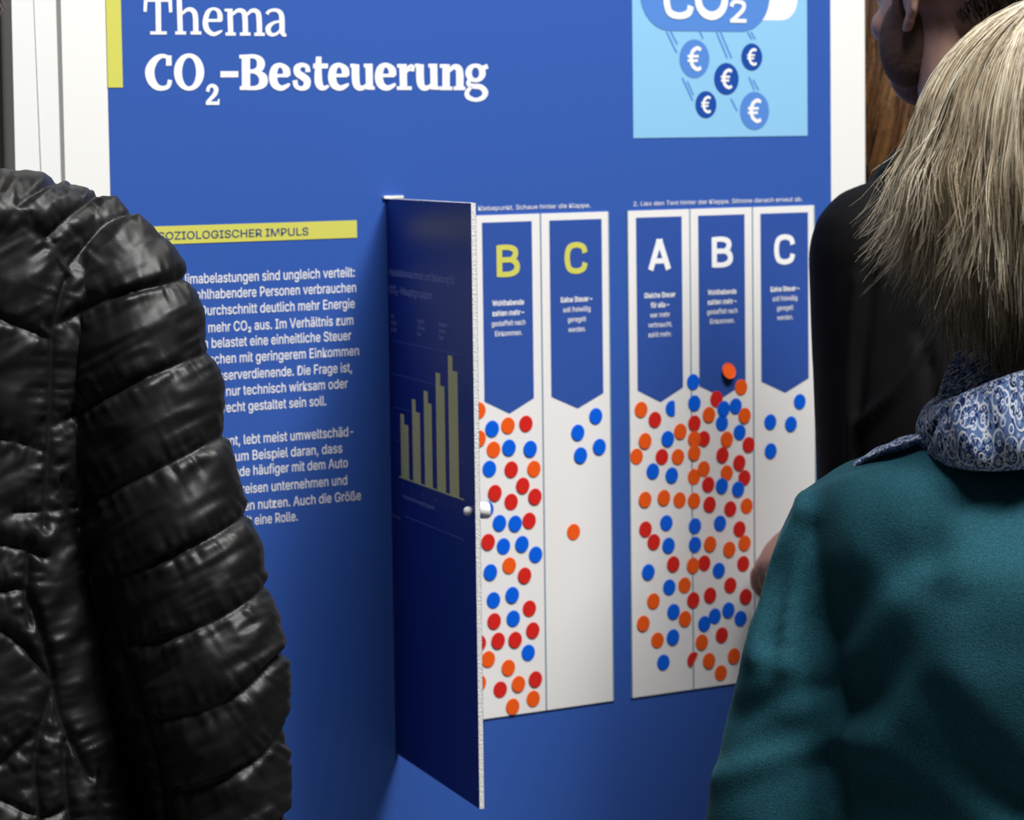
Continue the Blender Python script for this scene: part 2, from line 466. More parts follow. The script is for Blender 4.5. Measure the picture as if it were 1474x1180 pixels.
bold1 = [([(240, 452), (240, 536)], [44, 46]), ([(238, 470), (190, 456), (140, 478), (100, 530), (84, 590), (100, 660), (140, 708), (192, 720), (235, 702), (250, 652)], [30, 34, 50, 68, 76, 70, 52, 38, 36, 36]),
         ring_s(405, 588, 123, 152, 57, 117),
         ([(556, 748), (566, 712), (595, 698), (624, 722), (616, 766), (575, 812), (548, 842)], [30, 28, 30, 38, 36, 30, 24]), ser(542, 652, 842, 28), ([(642, 845), (648, 806)], [18, 12]),
         ser(661, 807, 606, 50),
         ([(868, 446), (870, 734)], [68, 68]), ser(814, 860, 462, 30), ser(818, 862, 718, 32),
         ([(868, 461), (945, 462), (988, 500), (984, 552), (940, 578), (868, 582)], [32, 36, 62, 62, 34, 28]),
         ([(868, 584), (950, 588), (1006, 628), (1006, 682), (955, 716), (868, 718)], [28, 34, 68, 68, 36, 34])] + bold_e(1064, 525) + [
         ([(1374, 588), (1368, 546), (1328, 530), (1288, 550), (1290, 594), (1330, 624), (1366, 656), (1362, 702), (1322, 722), (1280, 704), (1268, 655)], [42, 36, 36, 52, 58, 60, 60, 54, 36, 38, 42])]
bold2 = [([(46, 122), (42, 300), (56, 360), (90, 378), (128, 358)], [44, 62, 58, 38, 20]), ser(0, 122, 198, 40)] + bold_e(128, 184) + bold_u(0) + bold_e(511, 184) + [
         ([(733, 182), (738, 384)], [60, 60]), ser(685, 733, 197, 30), ser(683, 804, 379, 30), ([(756, 248), (786, 210), (806, 205), (806, 242)], [26, 36, 38, 38])] + bold_u(527) + [
         ([(1085, 184), (1085, 384)], [60, 60]), ser(1033, 1085, 198, 30), ser(1033, 1136, 380, 30), ([(1108, 242), (1148, 206), (1184, 216), (1196, 262), (1196, 384)], [24, 40, 54, 60, 60]), ser(1145, 1241, 380, 30),
         ring_s(1325, 255, 83, 76, 30, 44), ([(1375, 218), (1425, 200)], [34, 40]),
         ([(1275, 312), (1266, 342), (1296, 362), (1368, 370), (1404, 412), (1384, 456), (1325, 474), (1266, 452), (1256, 412), (1292, 366)], [30, 34, 40, 44, 48, 40, 32, 40, 36, 26])]
onpanel('title_line', glyph_geo(thema, O1, S1, 0.0010), M_ink)
onpanel('title_word', join([glyph_geo(bold1, O1, S1, 0.0010), glyph_geo(bold2, O2, S1, 0.0010)]), M_ink)

# heading bar and body text
hv0, hv1 = B.uv(512, 342)[1], B.uv(512, 317)[1]; hr = B.uv(513, 330)[0]; tl = B.uv(207, 330)[0]
onpanel('heading_bar', box_on(B, tl, hr, hv0, hv1, 0.0006, 0.0012), M_yellow)
def otext(*a, **k):
    par = a[6] if len(a) > 6 else k.pop('parent')
    o = text_on(a[0], a[1], a[2], a[3], a[4], a[5], None, k.pop('name'), **k); adopt(o, par); return o
l0 = B.uv(236, 341)[0]; r0 = B.uv(443, 336)[0]
otext(B, 'SOZIOLOGISCHER IMPULS', hv0 + 0.0048, 0.0162, 0.0015, M_darkink, panel, name='heading_text', right=r0, width=(r0 - l0) * 21.3 / 20.4, bold=0.008)
body = [('Die Klimabelastungen sind ungleich verteilt:', 510, 398), ('denn wohlhabendere Personen verbrauchen', 512, 420), ('demnach im Durchschnitt deutlich mehr Energie', 510, 443),
        ('und stoßen mehr CO₂ aus. Im Verhältnis zum', 508, 467), ('Einkommen belastet eine einheitliche Steuer', 505, 489), ('daher die Menschen mit geringerem Einkommen', 516, 511),
        ('stärker als Besserverdienende. Die Frage ist,', 506, 535), ('ob sie also nicht nur technisch wirksam oder', 500, 558), ('auch sozial gerecht gestaltet sein soll.', 469, 583),
        ('Wer viel Geld verdient, lebt meist umweltschäd-', 508, 627), ('licher. Das liegt zum Beispiel daran, dass', 492, 651), ('reiche Wohlhabende häufiger mit dem Auto', 500, 672),
        ('fahren, mehr Flugreisen unternehmen und', 499, 697), ('größere Wohnungen nutzen. Auch die Größe', 519, 719), ('der Wohnung spielt eine Rolle.', 428, 749)]
VIS = [('mabelastungen sind ungleich verteilt:', 273), ('ohlhabendere Personen verbrauchen', 281), ('Durchschnitt deutlich mehr Energie', 288), ('mehr CO₂ aus. Im Verhältnis zum', 299), ('belastet eine einheitliche Steuer', 304),
       ('chen mit geringerem Einkommen', 308), ('sserverdienende. Die Frage ist,', 314), ('nur technisch wirksam oder', 325), ('echt gestaltet sein soll.', 325), ('nt, lebt meist umweltschäd-', 330), ('um Beispiel daran, dass', 338),
       ('de häufiger mit dem Auto', 344), ('eisen unternehmen und', 352), ('n nutzen. Auch die Größe', 359), ('eine Rolle.', 366)]
L = []
for (s, rx, by), (vis, x0) in zip(body, VIS):
    u, v = B.uv(rx, by); ua_ = B.uv(x0, by)[0]
    nat = np.ptp(text_geo(vis, 0.006)[0][:, 0]) * 0.0205
    L.append((s, v, 0.0205, dict(right=u, cond=float((u - ua_) / nat), bold=0.006)))
o = text_lines(B, L[:9], 0.0010, M_ink, None, 'body_text'); adopt(o, panel)
o = text_lines(B, L[9:], 0.0010, M_ink, None, 'body_text'); adopt(o, panel)

# ---- illustration: CO2 cloud raining euro coins
il, ir, ib = B.uv(910.5, 150)[0], B.uv(1161.3, 150)[0], B.uv(1040, 197)[1]
it = ib + (ir - il) * 0.98
ill = onpanel('illustration', box_on(B, il, ir, ib, it, 0.0006, 0.0012), M_sky)
def disc_pts(px, py, rx, ry, n=40):
    c = B.uv(px, py); ru = B.uv(px + rx, py)[0] - c[0]; rv = c[1] - B.uv(px, py + ry)[1]
    r = (ru + rv) / 2
    return [(c[0] + r * math.cos(t), c[1] + r * math.sin(t)) for t in np.linspace(0, 2 * math.pi, n, endpoint=False)], r
def capsule_pts(x0, x1, y0, y1, n=14):
    """rounded bar between pixel bounds"""
    a = B.uv(x0, (y0 + y1) / 2)[0]; b = B.uv(x1, (y0 + y1) / 2)[0]
    v0 = B.uv((x0 + x1) / 2, y1)[1]; v1 = B.uv((x0 + x1) / 2, y0)[1]
    r = (v1 - v0) / 2; c = (v0 + v1) / 2
    return [(b - r + r * math.cos(t), c + r * math.sin(t)) for t in np.linspace(-math.pi / 2, math.pi / 2, n)] + [(a + r + r * math.cos(t), c + r * math.sin(t)) for t in np.linspace(math.pi / 2, 1.5 * math.pi, n)]
def flat(pts, h): return [B.at(a, b, h) for a, b in pts], [list(range(len(pts)))]
onpanel('white_cloud', join([flat(capsule_pts(1050, 1147, -34, 29), 0.0013), flat(disc_pts(1085, -28, 32, 39)[0], 0.00135)]), M_ink, ill)
cl = onpanel('cloud', join([flat(capsule_pts(920, 1107, -62, 45), 0.0016), flat(disc_pts(990, -48, 44, 54)[0], 0.00165), flat(disc_pts(1045, -40, 34, 42)[0], 0.0017)]), M_mid, ill)
def boxpx(x0, x1, yt, yb):
    u0, u1 = B.uv(x0, (yt + yb) / 2)[0], B.uv(x1, (yt + yb) / 2)[0]; w0, w1 = B.uv((x0 + x1) / 2, yb)[1], B.uv((x0 + x1) / 2, yt)[1]
    return u0, w0, u1 - u0, w1 - w0
for ch, bx in (('C', (953, 998, -28, 27)), ('O', (998, 1047, -28, 27)), ('2', (1048, 1074, 0, 32.5))):
    u, v, w, hh = boxpx(*bx)
    adopt(letter_on(B, LET[ch], u, v, w, hh, 0.0022, M_ink, 'cloud_text'), cl)
coins = [(998.5, 84.5, 22, 27, M_mid), (1081, 82, 15.5, 19, M_deep), (1044.5, 113.5, 18, 22.5, M_deep), (1015, 150.5, 15.5, 19, M_deep), (1085, 159.5, 21.5, 26.5, M_mid)]
for px, py, rx, ry, m in coins:
    pts, r = disc_pts(px, py, rx, ry)
    c = onpanel('coin', flat(pts, 0.0016), m, ill)
    q = B.uv(px, py)
    adopt(letter_on(B, LET['E'], q[0] - r * 0.55, q[1] - r * 0.64, r * 1.02, r * 1.28, 0.0020, M_ink, 'euro_sign'), c)
drops = [((958, 45), (973, 76)), ((964, 45), (974, 64)), ((1006, 45), (1011, 56)), ((1030, 46), (1046, 84)), ((1036, 46), (1052, 84)), ((1075, 46), (1081, 57)), ((1080, 46), (1086, 57)),
         ((981, 112), (996, 145)), ((988, 117), (997, 137)), ((1051, 142), (1060, 160)), ((1077, 111), (1085, 130)), ((1083, 115), (1091, 130))]
for a, b in drops:
    ua, ub = B.uv(*a), B.uv(*b); t = (ub - ua) / np.linalg.norm(ub - ua); n = np.array([-t[1], t[0]]) * 0.0012
    onpanel('rain_stroke', flat([tuple(ua + n), tuple(ua - n), tuple(ub - n), tuple(ub + n)][::-1], 0.0014), M_mid, ill)

# ---- voting columns
VT, VB = -0.0815 * K, -0.6144 * K
cols = {'A1': (-0.1375, -0.0485), 'B1': (-0.0485, 0.0385), 'C1': (0.0385, 0.1290), 'A2': (0.1545, 0.2405), 'B2': (0.2405, 0.3294), 'C2': (0.3294, 0.4201)}
CAP = {'A': ['Gleiche Steuer', 'für alle –', 'wer mehr', 'verbraucht,', 'zahlt mehr.'], 'B': ['Wohlhabende', 'zahlen mehr –', 'gestaffelt nach', 'Einkommen.'], 'C': ['Keine Steuer –', 'soll freiwillig', 'geregelt', 'werden.']}
NB = {'A': 2, 'B': 2, 'C': 1}
v_in = B.uv(735, 319)[1]; v_sh = B.uv(776, 572)[1]; v_tip = B.uv(731, 595)[1]
lt = B.uv(1038, 341)[1]; lb = B.uv(1038, 384)[1]
cap_b = [B.uv(728, y)[1] for y in (439, 454, 469, 480.5)]
for k, (a, b) in cols.items():
    a *= K; b *= K
    st = onpanel('vote_column', box_on(B, a + 0.0007, b - 0.0007, VB, VT, 0.0006, 0.0024), M_cream)
    onpanel('edge_line', join([box_on(B, a - 0.0006, a + 0.0009, VB, VT, 0.0006, 0.0027), box_on(B, b - 0.0009, b + 0.0006, VB, VT, 0.0006, 0.0027)]), M_seam, st)
    mI = 0.0125
    l_, r_ = a + mI, b - mI
    if k[0] == 'C': r_ = b - 0.0105
    bn = onpanel('banner', flat([(l_, v_in), (l_, v_sh), ((l_ + r_) / 2, v_tip), (r_, v_sh), (r_, v_in)], 0.0027), M_banner, st)
    c = (l_ + r_) / 2
    lw = {'A': 0.0345, 'B': 0.0315, 'C': 0.0335}[k[0]]
    adopt(letter_on(B, LET[k[0]], c - lw / 2, lb, lw, lt - lb, 0.0031, M_yellow if k[1] == '1' else M_ink, 'letter'), st)
    L = [(s, cap_b[0] - i * 0.0117, 0.0116, dict(center=c, cond=0.84, bold=0.022 if i < NB[k[0]] else 0.006)) for i, s in enumerate(CAP[k[0]])]
    o = text_lines(B, L, 0.0031, M_ink, None, 'caption'); adopt(o, st)
cv = B.uv(1030, 293)[1]; ca, cbb = B.uv(911, 292)[0], B.uv(1154, 287)[0]
otext(B, '2. Lies den Text hinter der Klappe. Stimme danach erneut ab.', cv, 0.0102, 0.0012, M_ink, panel, name='instruction_text', left=ca, width=cbb - ca)
cr = B.uv(849, 293)[0]
otext(B, '1. Setze deinen Klebepunkt. Schaue hinter die Klappe.', cv, 0.0102, 0.0012, M_ink, panel, name='instruction_text', right=cr, width=(cbb - ca) * 0.87)

# ---- hinged flap
HU = -0.1555 * K; FA = math.radians(107.3); FWID = 0.318
fz0, fz1 = -0.6365 * K, -0.0612 * K
fd = BD * math.cos(FA) + BN * math.sin(FA)
fn = np.cross(fd, BZ); 
if fn @ (CAM - B.at(HU, 0, 0)) < 0: fn = -fn
FT = 0.0052
Fl = Frame(B.at(HU, 0, 0.003), fd, BZ, fn)
flap = onpanel('flap', box_on(Fl, 0.0, FWID, fz0, fz1, -FT, -0.0003), M_edge)
onpanel('flap_print', box_on(Fl, 0.0, FWID, fz0, fz1, -0.0003, 0.0), M_navy, flap)
onpanel('flap_print', box_on(Fl, 0.0, FWID, fz0, fz1, -FT - 0.0003, -FT), M_navy, flap)
onpanel('hinge_strip', box_on(B, HU - 0.004, HU + 0.022, fz1, fz1 + 0.003, 0.0006, 0.004), M_edge, flap)
def fl_rect(x0, x1, ytop, ybot, h=0.0004):
    a, b = Fl.uv(x0, (ytop + ybot) / 2), Fl.uv(x1, (ytop + ybot) / 2)
    return a[0], b[0], Fl.uv((x0 + x1) / 2, ybot)[1], Fl.uv((x0 + x1) / 2, ytop)[1]
bars = [(577.5, 582, 596, 588, 686, 612), (594.5, 599, 575, 605, 694, 594), (611.5, 617, 563, 622, 701, 581), (629, 635, 537, 641, 710, 556), (647, 653, 512, 660, 719, 535)]
for x0, xm, y0, x1, yb_, y2 in bars:
    ul, um, ur = Fl.uv(x0, 640)[0], Fl.uv(xm, 640)[0], Fl.uv(x1, 640)[0]
    base = Fl.uv(578, 686)[1]
    onpanel('chart_bar', box_on(Fl, ul, um, base, Fl.uv(x0 + 2, y0)[1], 0.0, 0.0004), M_olive, flap)
    onpanel('chart_bar', box_on(Fl, um, ur, base, Fl.uv(x1 - 2, y2)[1], 0.0, 0.0004), M_olive, flap)
base = Fl.uv(578, 686)[1]; ua, ub = Fl.uv(575, 686)[0], Fl.uv(668, 723)[0]
onpanel('chart_axis', box_on(Fl, ua, ub, base - 0.0014, base, 0, 0.0004), M_olive, flap)
for y in (491, 539, 586, 633):
    v = Fl.uv(568, y)[1]; onpanel('chart_line', box_on(Fl, ua - 0.02, ub, v, v + 0.0006, 0, 0.0003), M_faint, flap)
v = Fl.uv(600, 750)[1]; onpanel('chart_line', box_on(Fl, ua + 0.02, ub, v, v + 0.0006, 0, 0.0003), M_faint, flap)
M_fink = mat('flap_ink', alb(165, 175, 225), 0.5, 0.2)
def ftext(s, x, y, size, name='flap_text', **k):
    u, v = Fl.uv(x, y); o = text_on(Fl, s, v, size, 0.0004, M_fink, None, name, left=u, **k); adopt(o, flap); return o
ftext('Haushaltseinkommen und Belastung für', 561, 396, 0.016, width=Fl.uv(655, 400)[0] - Fl.uv(561, 400)[0])
ftext('CO₂-Hauptgruppen', 561, 421, 0.016, width=Fl.uv(622, 400)[0] - Fl.uv(561, 400)[0])
for x, y, ss in ((563, 457, ('Euro', 'je Person', 'und Jahr')), (601, 464, ('Ausgaben', 'für Energie', 'heute')), (632, 469, ('Einkommen', 'nach der', 'Steuer'))):
    for i, s in enumerate(ss): ftext(s, x, y + i * 9.5, 0.0098)
for x, s in ((580, '1'), (592, '2.'), (609, '3.'), (627, '4.'), (653, '5')): ftext(s, x, 701 + (x - 580) * 0.43, 0.009)
ftext('Einkommensgruppen', 580, 716, 0.0085, width=Fl.uv(626, 720)[0] - Fl.uv(580, 720)[0])
ftext('Quelle: Statistik', 565, 743, 0.0075)
# knob through the flap
ku, kv = Fl.uv(672, 733)
ku = FWID - 0.014
def lathe_on(fr, u, v, prof, n=28):   # prof: (radius, height along normal)
    th = np.linspace(0, 2 * math.pi, n, endpoint=False)
    return loft([fr.at(u + max(r, 1e-4) * np.cos(th), v + max(r, 1e-4) * np.sin(th), np.full(n, h)) for r, h in prof])
sc = onpanel('screw_head', lathe_on(Fl, ku, kv, [(0.0, 0.0), (0.004, 0.0), (0.0048, 0.0022), (0.0047, 0.005), (0.003, 0.0075), (0.0, 0.0082)]), M_knob, flap, True)
kb = onpanel('knob', lathe_on(Fl, ku, kv, [(0.0, -FT - 0.0003), (0.0075, -FT - 0.0003), (0.0078, -FT - 0.004), (0.0088, -FT - 0.006), (0.0088, -FT - 0.0115), (0.0080, -FT - 0.0135), (0.0, -FT - 0.014)]), M_knob, flap, True)

# ------------------------------------------------------------------ sticker dots
def disc_mesh(name, m, r=0.0096, cut=None, dome=0.0):
    n = 36; th = np.linspace(0, 2 * math.pi, n, endpoint=False)
    def ringp(rr, z):
        p = np.stack([rr * np.cos(th), rr * np.sin(th), np.full(n, z)], 1)
        if cut is not None: p[:, 0] = np.minimum(p[:, 0], cut * r)
        return p
    rings = [ringp(r, 0.0), ringp(r, 0.0003), ringp(r * 0.97, 0.0005)] + ([ringp(r * k, 0.0005 + dome * (1 - k * k)) for k in (0.8, 0.6, 0.4, 0.2)] if dome else [])
    v, f = loft(rings); f = vol_fix(v, f)
    me = bpy.data.meshes.new(name); me.from_pydata(v.tolist(), [], f); me.materials.append(m)
    return me
MESH = {'red': disc_mesh('red_sticker', M_red), 'orange': disc_mesh('orange_sticker', M_orange), 'blue': disc_mesh('blue_sticker', M_dblue)}
R_, O_, L_ = 'red', 'orange', 'blue'
c6 = lambda x, y: (660 + x / 2.36, 560 + y / 2.36)
c8 = lambda x, y: (890 + x / 5.364, 480 + y / 5.364)
DOTS = {
 'B1': [(O_, 64, 72), (O_, 64, 167), (L_, 109, 134), (O_, 163, 123), (R_, 224, 117), (O_, 114, 205), (L_, 166, 198), (L_, 238, 202), (L_, 100, 270), (R_, 174, 272), (O_, 251, 270), (R_, 118, 352), (R_, 213, 327), (R_, 174, 382), (R_, 254, 364), (L_, 91, 408), (L_, 134, 454), (L_, 187, 456), (R_, 235, 446), (R_, 95, 518), (L_, 148, 533), (L_, 210, 525), (L_, 257, 561), (O_, 46, 553), (L_, 103, 621), (O_, 167, 598), (R_, 219, 632), (L_, 114, 716), (L_, 177, 698), (R_, 236, 744), (R_, 116, 787), (L_, 181, 778), (R_, 247, 818), (R_, 129, 853), (R_, 187, 850), (R_, 66, 862), (L_, 232, 894), (O_, 96, 916), (O_, 164, 945), (O_, 65, 996), (R_, 137, 1019), (O_, 198, 1000), (R_, 256, 984), (O_, 179, 1077), (O_, 249, 1050)],
 'C1': [(L_, 461, 91), (L_, 400, 147), (L_, 473, 195), (L_, 409, 224), (O_, 386, 484)],
 'A2': [(O_, 615, 69), (R_, 662, 103), (L_, 720, 65, 'half'), (O_, 628, 175), (L_, 705, 168), (O_, 748, 143), (O_, 600, 228), (R_, 686, 229), (O_, 740, 229), (L_, 655, 278), (L_, 719, 292), (O_, 628, 374), (O_, 692, 368), (O_, 746, 376), (R_, 630, 475), (R_, 658, 518), (L_, 701, 454), (L_, 708, 530), (L_, 639, 620), (R_, 724, 593), (O_, 657, 719), (L_, 711, 672), (O_, 763, 665), (O_, 622, 795), (L_, 725, 755), (O_, 764, 779), (O_, 671, 852), (L_, 723, 841), (L_, 691, 927)],
 'S': [(L_, 792, -25), (L_, 796, 47), (R_, 796, 115), (O_, 795, 168), (O_, 795, 215), (O_, 795, 297), (O_, 795, 378), (L_, 798, 464), (L_, 798, 527), (O_, 791, 598), (R_, 792, 715), (R_, 793, 918, 'torn')],
 'B2': [(O_, *[908, -63], 'curl'), (O_, 955, -7), (R_, 871, 33), (L_, 895, 66), (L_, 936, 57), (L_, 890, 115), (O_, 845, 86), (O_, 966, 89), (L_, 950, 146), (R_, 980, 188), (O_, 906, 170), (R_, 828, 168), (R_, 891, 223), (R_, 948, 249), (O_, 906, 284), (R_, 966, 300), (O_, 828, 270), (R_, 843, 323), (L_, 889, 328), (L_, 944, 339), (R_, 847, 390), (R_, 918, 406), (O_, 974, 396), (L_, 883, 455), (R_, 949, 474), (O_, 849, 525), (O_, 914, 543), (O_, 966, 522), (L_, 879, 615), (R_, 962, 592), (R_, 830, 590), (R_, 849, 699), (R_, 918, 665), (R_, 970, 703), (L_, 830, 796), (L_, 866, 770), (L_, 911, 749), (L_, 953, 778), (R_, 889, 834), (O_, 821, 858), (O_, 845, 921), (O_, 886, 963), (O_, 930, 905)],
 'C2': [(L_, 1154, 42), (L_, 1054, 111), (L_, 1124, 118), (L_, 1055, 209)]}
STRIP = {'B1': 'the left-hand white B column', 'C1': 'the left-hand white C column', 'A2': 'the right-hand white A column', 'S': 'the right-hand A and B column seam', 'B2': 'the right-hand white B column', 'C2': 'the right-hand white C column'}
ORD = ['topmost', 'second', 'third', 'fourth', 'fifth', 'sixth', 'seventh', 'eighth', 'ninth', 'tenth', 'eleventh', 'twelfth', 'thirteenth', 'fourteenth', 'fifteenth', 'sixteenth', 'seventeenth', 'eighteenth', 'nineteenth', 'twentieth']
idx = 0
for strip, ds in DOTS.items():
    n_col = {c: sum(1 for q in ds if q[0] == c) for c in (R_, O_, L_)}
    seen = {}
    for q in sorted(ds, key=lambda q: q[2]):
        c = q[0]; k = seen.get(c, 0); seen[c] = k + 1
        n = n_col[c]
        sp = q[3] if len(q) > 3 else None
        where = STRIP[strip]
        if n == 1: txt = f'only {c} round sticker on {where}'
        elif k == 0: txt = f'topmost {c} round sticker on {where}'
        elif k == n - 1: txt = f'lowest {c} round sticker on {where}'
        elif k <= n // 2: txt = f'{ORD[k]} {c} round sticker from the top of {where}'
        else: txt = f'{ORD[n - 1 - k]} {c} round sticker from the bottom of {where}'
        if sp == 'half': txt = f'blue sticker cut to a half disc on {where}'
        if sp == 'torn': txt = f'folded red sticker low on {where}'
        if sp == 'curl': txt = f'domed loose orange sticker on the right-hand B column banner'
        x, y = c6(q[1], q[2])
        u, v = B.uv(x, y)
        if sp == 'half': me = disc_mesh('blue_sticker', M_dblue, cut=0.45)
        elif sp == 'torn': me = disc_mesh('red_sticker', M_red, cut=0.15)
        elif sp == 'curl': me = disc_mesh('orange_sticker', M_orange, r=0.0100, dome=-0.0016)
        else: me = MESH[c]
        o = bpy.data.objects.new(f'{c}_sticker', me); COL.objects.link(o)
        M = B.mat(u, v, 0.0027 + 0.00011 * (idx % 7))
        if sp == 'torn': M = M @ Matrix.Rotation(math.radians(-35), 4, 'Z')
        if sp == 'curl': M = B.mat(u, v, 0.0062) @ Matrix.Rotation(math.radians(-16), 4, 'X')
        o.matrix_world = M
        tag(o, txt, 'sticker', f'round stickers on {where}')
        idx += 1
#PEOPLE
# ------------------------------------------------------------------ people
def prow(rows, n=56, sub=5, p=2.0):     # rows of measured left/right ends + depth: (L, R, d, half depth, front sag)
    arr = np.array([[*L, *R, d, hd, bow] for L, R, d, hd, bow in rows], float)
    q = catmull(arr, sub); th = np.linspace(0, 2 * math.pi, n, endpoint=False)
    c, s = np.cos(th), np.sin(th)
    c = np.sign(c) * np.abs(c) ** (2 / p); s = np.sign(s) * np.abs(s) ** (2 / p)
    rings = []
    for r in q:
        Lp, Rp, d, hd, bow = r[:2], r[2:4], r[4], r[5], r[6]
        C = (Lp + Rp) / 2; H = (Rp - Lp) / 2
        rings.append(PV(C[0] + H[0] * c, C[1] + H[1] * c + bow * s, d - hd * s))
    return loft(rings)
def hrow(L, R, y, d, hd, bow=0): return ((L, y), (R, y), d, hd, bow)

def unit(v): v = np.asarray(v, float); return v / np.linalg.norm(v)
def basis(f):
    f = unit([f[0], f[1], 0]); r = np.array([f[1], -f[0], 0.0])
    return np.stack([r, f, [0, 0, 1.0]], 1)
def head_parts(C, f, s=1.0):
    M = basis(f); at = lambda x, y, z: C + M @ (np.array([x, y, z]) * s)
    e = lambda p, r: ellipsoid(at(*p), np.array(r) * s, M, 28, 18)
    ps = [e((0, -0.012, 0.035), (0.074, 0.095, 0.082)), e((0, 0.030, -0.02), (0.064, 0.062, 0.085)), e((0, 0.045, -0.075), (0.046, 0.042, 0.034)),
          e((0, 0.070, -0.092), (0.022, 0.016, 0.016)), e((0, 0.080, 0.028), (0.046, 0.012, 0.012))]
    ps.append(tube([at(0, 0.088, 0.02), at(0, 0.1, -0.005), at(0, 0.112, -0.028)], np.array([0.008, 0.009, 0.012]) * s, 12))
    ps.append(tube([at(-0.014, 0.092, -0.033), at(0.014, 0.092, -0.033)], np.array([0.009, 0.009]) * s, 12))
    for sx in (-1, 1):
        ps.append(e((0.032 * sx, 0.075, 0.008), (0.014, 0.012, 0.011)))
        ps.append(e((0.04 * sx, 0.065, -0.025), (0.02, 0.02, 0.02)))
        rim = [(0.074, 0.012, 0.006), (0.082, 0.004, 0.028), (0.085, -0.012, 0.03), (0.086, -0.02, 0.012), (0.083, -0.014, -0.012), (0.078, -0.002, -0.028), (0.074, 0.006, -0.03)]
        ps.append(tube([at(x * sx, y, z) for x, y, z in rim], np.array([0.005, 0.0052, 0.0052, 0.0055, 0.006, 0.0075, 0.006]) * s, 10))
        ps.append(e((0.078 * sx, -0.006, 0.004), (0.006, 0.013, 0.024)))
    ps.append(tube([at(-0.022, 0.083, -0.058), at(0, 0.093, -0.056), at(0.022, 0.083, -0.058)], np.array([0.004, 0.007, 0.004]) * s, 10))
    ps.append(tube([at(-0.019, 0.082, -0.068), at(0, 0.091, -0.069), at(0.019, 0.082, -0.068)], np.array([0.004, 0.007, 0.004]) * s, 10))
    return ps
def hand_parts(W, dr, up, side, curl=0.35, s=1.0):  # W wrist, dr towards the fingertips, up = back of the hand, side = +1 thumb on the right of (dr, up)
    d = unit(dr); u = unit(np.asarray(up) - d * (np.asarray(up) @ d)); x = np.cross(d, u) * side
    M = np.stack([x, d, u], 1); at = lambda a, b, c: W + M @ (np.array([a, b, c]) * s)
    ps = [ellipsoid(at(0, 0.048, 0), np.array([0.041, 0.054, 0.015]) * s, M), tube([at(0, -0.03, 0), at(0, 0.02, 0)], np.array([0.027, 0.026]) * s, 14, (1, 0.75))]
    for k, (fx, L, dx) in enumerate([(0.029, 0.074, 0.10), (0.0095, 0.083, 0.02), (-0.0100, 0.077, -0.05), (-0.028, 0.060, -0.14)]):
        p = np.array([fx, 0.088 - 0.004 * abs(k - 1), 0.0]); a = 0.12 + curl * 0.5; pts = [np.array([fx * 0.85, 0.06, 0.0]), p]
        for seg in (0.44, 0.31, 0.25):
            p = p + L * seg * np.array([dx * math.cos(a), math.cos(a), -math.sin(a)]); pts.append(p); a += curl * (1 + 0.12 * k)
        ps.append(tube([at(*q) for q in pts], np.array([0.0095, 0.0092, 0.0084, 0.0078, 0.0066]) * s * (0.88 if k == 3 else 1), 12))
    ps.append(tube([at(*q) for q in [(0.022, 0.02, -0.004), (0.043, 0.045, -0.012), (0.056, 0.072, -0.02), (0.058, 0.094, -0.028)]], np.array([0.014, 0.0115, 0.0098, 0.0078]) * s, 12))
    return ps
def person_body(base, f, s, headC, headf, arms, head_s=1.0, vox=0.005, ak=0.8):
    """one continuous skin: legs, torso, neck, head, arms and hands. arms: list of (shoulder, elbow, wrist, hand dir, hand up, side, curl)"""
    M = basis(f); at = lambda x, y, z: np.array([base[0], base[1], 0]) + M @ (np.array([x, y, z]) * s)
    th = np.linspace(0, 2 * math.pi, 32, endpoint=False)
    ps = []
    tor = [(0.80, 0.09, 0.07), (0.86, 0.150, 0.10), (0.93, 0.168, 0.112), (1.02, 0.152, 0.102), (1.10, 0.143, 0.098), (1.2, 0.152, 0.105), (1.3, 0.155, 0.10), (1.37, 0.135, 0.085), (1.42, 0.095, 0.07), (1.455, 0.064, 0.06), (1.475, 0.055, 0.055)]
    ps.append(loft([at(0, 0, z) + (np.stack([hx * np.cos(th), hy * np.sin(th), np.zeros(32)], 1) * s) @ M.T for z, hx, hy in tor]))
    nb = at(0, 0, 1.42)
    ps.append(tube([nb, nb * 0.5 + headC * 0.5 + M @ np.array([0, -0.012, 0]), headC + M @ np.array([0, -0.01, -0.02])], np.array([0.066, 0.056, 0.055]) * s, 20))
    ps += head_parts(headC, headf, head_s)
    for sh, el, wr, hd, hu, side, curl in arms:
        ps.append(tube([at(0.09 * (1 if (sh - at(0, 0, 1.4)) @ M[:, 0] > 0 else -1), 0, 1.39), sh, sh * 0.5 + el * 0.5, el], np.array([0.062, 0.057, 0.047, 0.040]) * s * ak, 18))
        ps.append(tube([el, el * 0.6 + wr * 0.4, wr], np.array([0.041, 0.040, 0.027 / ak]) * s * ak, 18))
        ps += hand_parts(wr + unit(hd) * 0.025, hd, hu, side, curl, s * 0.98)
    for sx in (-1, 1):
        ps.append(tube([at(0.088 * sx, 0, 0.88), at(0.098 * sx, 0.01, 0.7), at(0.10 * sx, 0.015, 0.5), at(0.105 * sx, -0.01, 0.36), at(0.108 * sx, -0.015, 0.1)], np.array([0.088, 0.078, 0.056, 0.055, 0.036]) * s, 18))
        ps.append(tube([at(0.108 * sx, -0.03, 0.04), at(0.112 * sx, 0.08, 0.035), at(0.118 * sx, 0.16, 0.028)], np.array([0.034, 0.034, 0.024]) * s, 14))
    return remesh(ps, vox, 3), at
